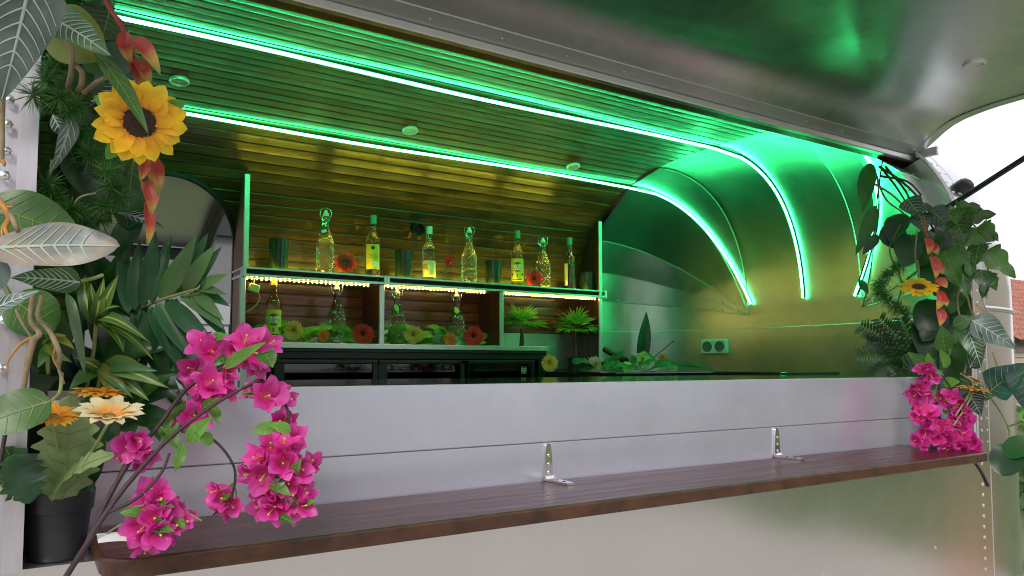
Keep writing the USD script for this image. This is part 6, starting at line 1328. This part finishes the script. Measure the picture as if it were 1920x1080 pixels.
for b, tp, w, m in (((1750, 430), (1725, 500), 56, 'leaf_dark'), ((1770, 450), (1790, 530), 62, 'leaf_green'), ((1745, 480), (1770, 560), 60, 'leaf_dark'), ((1790, 500), (1775, 590), 56, 'leaf_green'), ((1800, 540), (1790, 640), 50, 'leaf_dark'), ((1740, 560), (1750, 640), 60, 'leaf_deep'), ((1770, 580), (1730, 640), 46, 'leaf_deep'), ((1720, 600), (1760, 690), 56, 'leaf_deep'),
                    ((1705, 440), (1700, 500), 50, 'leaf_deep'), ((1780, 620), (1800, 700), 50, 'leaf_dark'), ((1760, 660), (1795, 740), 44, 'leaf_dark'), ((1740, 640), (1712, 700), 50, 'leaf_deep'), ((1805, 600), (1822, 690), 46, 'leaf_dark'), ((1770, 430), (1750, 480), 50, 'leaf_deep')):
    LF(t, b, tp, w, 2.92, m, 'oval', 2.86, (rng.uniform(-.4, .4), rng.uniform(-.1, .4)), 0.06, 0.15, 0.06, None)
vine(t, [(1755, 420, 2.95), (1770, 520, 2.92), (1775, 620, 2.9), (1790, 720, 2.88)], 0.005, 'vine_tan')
t = big('tan forked vines hanging between the ivy and the heliconia', 'hanging_vine', 'vine', 1800, 500, 2.76)
vine(t, [(1778, 402, 2.78), (1790, 460, 2.76), (1800, 520, 2.75), (1795, 570, 2.75), (1806, 615, 2.74)], 0.0035, 'vine_tan')
vine(t, [(1720, 430, 2.8), (1716, 480, 2.8), (1724, 520, 2.8)], 0.003, 'vine_tan'); vine(t, [(1805, 610, 2.74), (1815, 660, 2.73), (1808, 700, 2.72)], 0.003, 'vine_tan'); vine(t, [(1830, 570, 2.74), (1858, 600, 2.72), (1850, 640, 2.72)], 0.002, 'root_orange', 'root')
t = big('bright green leaves above the pink cluster at the right end', 'leafy_branch', 'branch', 1770, 640, 2.75)
for b, tp, w, m in (((1770, 660), (1765, 610), 34, 'leaf_green'), ((1790, 645), (1835, 600), 34, 'alocasia_green'), ((1788, 612), (1826, 595), 28, 'alocasia_green'), ((1775, 690), (1762, 655), 20, 'leaf_bright'), ((1745, 702), (1740, 660), 20, 'leaf_bright'), ((1768, 720), (1800, 715), 22, 'leaf_bright'), ((1740, 735), (1766, 750), 20, 'leaf_bright'), ((1770, 765), (1788, 785), 16, 'leaf_bright'), ((1740, 690), (1700, 660), 24, 'leaf_green'), ((1762, 700), (1720, 690), 22, 'leaf_green')):
    LF(t, b, tp, w, 2.74, m, 'lance', 2.70, (rng.uniform(-.3, .3), 0.3), 0.08, 0.2, 0.06, 'vein_green', k=4, vr=0.0008)
vine(t, [(1800, 600, 2.76), (1785, 650, 2.75), (1765, 700, 2.74), (1745, 760, 2.74)], 0.0025)
t = big('grey green alocasia leaves at the right end beside the trailer skin', 'alocasia_plant', 'plant', 1860, 640, 2.7)
for b, tp, w, m in (((1820, 600), (1906, 656), 58, 'alocasia_silver'), ((1832, 740), (1890, 722), 34, 'alocasia_green'), ((1818, 690), (1850, 640), 30, 'alocasia_dark'), ((1815, 735), (1840, 780), 44, 'alocasia_dark'), ((1815, 620), (1840, 690), 40, 'leaf_dark')):
    LF(t, b, tp, w, 2.70, m, 'heart', 2.66, (rng.uniform(-.1, .3), 0.3), 0.06, 0.14, 0.08, 'vein_pale', k=6, vr=0.0014)
vine(t, [(1800, 700, 2.74), (1840, 720, 2.7), (1868, 690, 2.68), (1862, 660, 2.68)], 0.003, 'stem_pale')
t = big('broad blue green leaves reaching out past the right end of the shelf', 'elephant_ear_plant', 'plant', 1890, 720, 2.6)
LF(t, (1856, 735), (1935, 680), 70, 2.58, 'alocasia_dark', 'heart', 2.5, (0.0, 0.5), 0.08, 0.15, 0.06, 'vein_green', nu=20, k=5, vr=0.001)
LF(t, (1925, 690), (1925, 775), 66, 2.5, 'alocasia_dark', 'heart', 2.5, (-0.2, 0.2), 0.08, 0.15, 0.06, 'vein_green', nu=20, k=5, vr=0.001)
LF(t, (1900, 835), (1878, 893), 60, 2.45, 'leaf_deep', 'oval', 2.42, (-0.2, 0.3), 0.06, 0.15, 0.06, None)
LF(t, (1880, 850), (1945, 828), 44, 2.45, 'leaf_dark', 'oval', 2.4, (0.0, 0.5), 0.06, 0.15, 0.06, None)
LF(t, (1915, 770), (1940, 800), 24, 2.5, 'leaf_bright', 'lance', 2.45, (0.0, 0.5))
vine(t, [(1800, 710, 2.72), (1850, 738, 2.6), (1890, 800, 2.5), (1890, 850, 2.46)], 0.003, 'stem_green'); vine(t, [(1890, 800, 2.5), (1915, 790, 2.48), (1925, 770, 2.47)], 0.003, 'stem_green')
t = big('small palm with dark fine leaflets on the counter at the right end', 'counter_palm', 'palm', 1670, 660, 2.95)
r_ = random.Random(77)
for k, (b, tp) in enumerate((((1700, 690), (1616, 612)), ((1700, 695), (1612, 668)), ((1705, 690), (1650, 600)), ((1712, 688), (1690, 600)), ((1700, 700), (1640, 700)), ((1715, 690), (1735, 620)), ((1700, 690), (1628, 640)))):
    P = smoothpath([dp(*b, 2.98), dp((b[0] + tp[0]) / 2, (b[1] + tp[1]) / 2 - 14, 2.96), dp(*tp, 2.94)], 16); fr = part(t, 'frond', tube(P, [0.003, 0.001], 5), 'stem_green'); ms, us = [], []
    for i in range(3, 16):
        d = unit(P[min(i + 1, 15)] - P[i - 1]); s = unit(np.cross(d, EYE - P[i]))
        for sg in (-1, 1):
            v, f, uv = Leaf(P[i], P[i] + (d * 0.6 + s * sg) * 0.052 * (1.1 - 0.5 * i / 16) + [0, 0, r_.uniform(-.012, .006)], 0.009, unit(EYE - P[i]), 'lance', 0.06, 0.2).mesh(6, 3); ms.append((v, f)); us.append(uv)
    part(fr, 'leaflets', ms, 'leaf_dark' if k % 2 else 'leaf_deep', smooth=True, uv=np.vstack(us), kind='stuff')
t = big('pink bougainvillea bunch hanging onto the right end of the shelf', 'bougainvillea_branch', 'flower branch', 1770, 780, 2.7)
vine(t, [(1752, 690, 2.72), (1742, 740, 2.7), (1770, 800, 2.68), (1830, 870, 2.62), (1853, 912, 2.6)], [0.003, 0.005, 0.0055], 'stem_brown'); vine(t, [(1765, 700, 2.72), (1800, 760, 2.69), (1815, 840, 2.64)], 0.003, 'stem_brown')
hd = [(1738, 692, 24), (1748, 708, 26), (1725, 690, 18), (1722, 728, 26), (1715, 742, 24), (1738, 745, 24), (1730, 762, 28), (1745, 772, 26), (1722, 780, 22), (1785, 742, 24), (1795, 758, 24), (1775, 752, 20), (1802, 776, 26), (1810, 792, 26), (1790, 790, 22), (1735, 815, 24), (1728, 828, 22), (1752, 820, 26), (1768, 825, 26), (1785, 818, 26), (1805, 815, 26), (1820, 825, 26), (1828, 838, 24), (1800, 840, 26), (1812, 850, 24), (1775, 845, 22), (1760, 800, 22), (1778, 800, 20)]
boug(t, [(x, y, 2.68 - 0.0004 * (y - 690), R, r_.uniform(-.6, .6), r_.uniform(-.6, .5)) for x, y, R in hd], 1, 600, 1, 0.12)
t = big('yellow gerberas beside the pink bunch at the right end of the shelf', 'gerbera_branch', 'flowers', 1825, 735, 2.65)
for x, y, R, n, m, sd in ((1825, 733, 31, (0.0, -0.2, 0.97), 'petal_orange', 71), (1828, 715, 16, (0.4, -0.4, 0.8), 'petal_cream', 72)):
    c = dp(x, y, 2.64); h = part(t, 'flower_stem', tube(smoothpath([c - np.array(n) * 0.004, c + np.array([-0.02, 0.02, -0.06]), c + np.array([-0.06, 0.04, -0.12])], 10), 0.003, 6), 'stem_pale')
    bloom(h, c, unit(n), R * 2.64 / FOC, m, 18, 2, 'petal', None, 0.12, 0.24, 'disc_gold', sd)
t = thing('garden_shrub', 'bright green shrub on the lawn beyond the right end of the trailer', 'shrub', (8.2, 1.6, 0))
part(t, 'leaves', foliage((8.2, 1.6, 0.45), 0.62, 900, 0.07, 91, (1.2, 1, 0.8)), 'hedge_leaf', smooth=False, kind='stuff'); part(t, 'stems', tube([(8.2, 1.6, -0.03), (8.22, 1.62, 0.5)], 0.025, 6), 'bark')
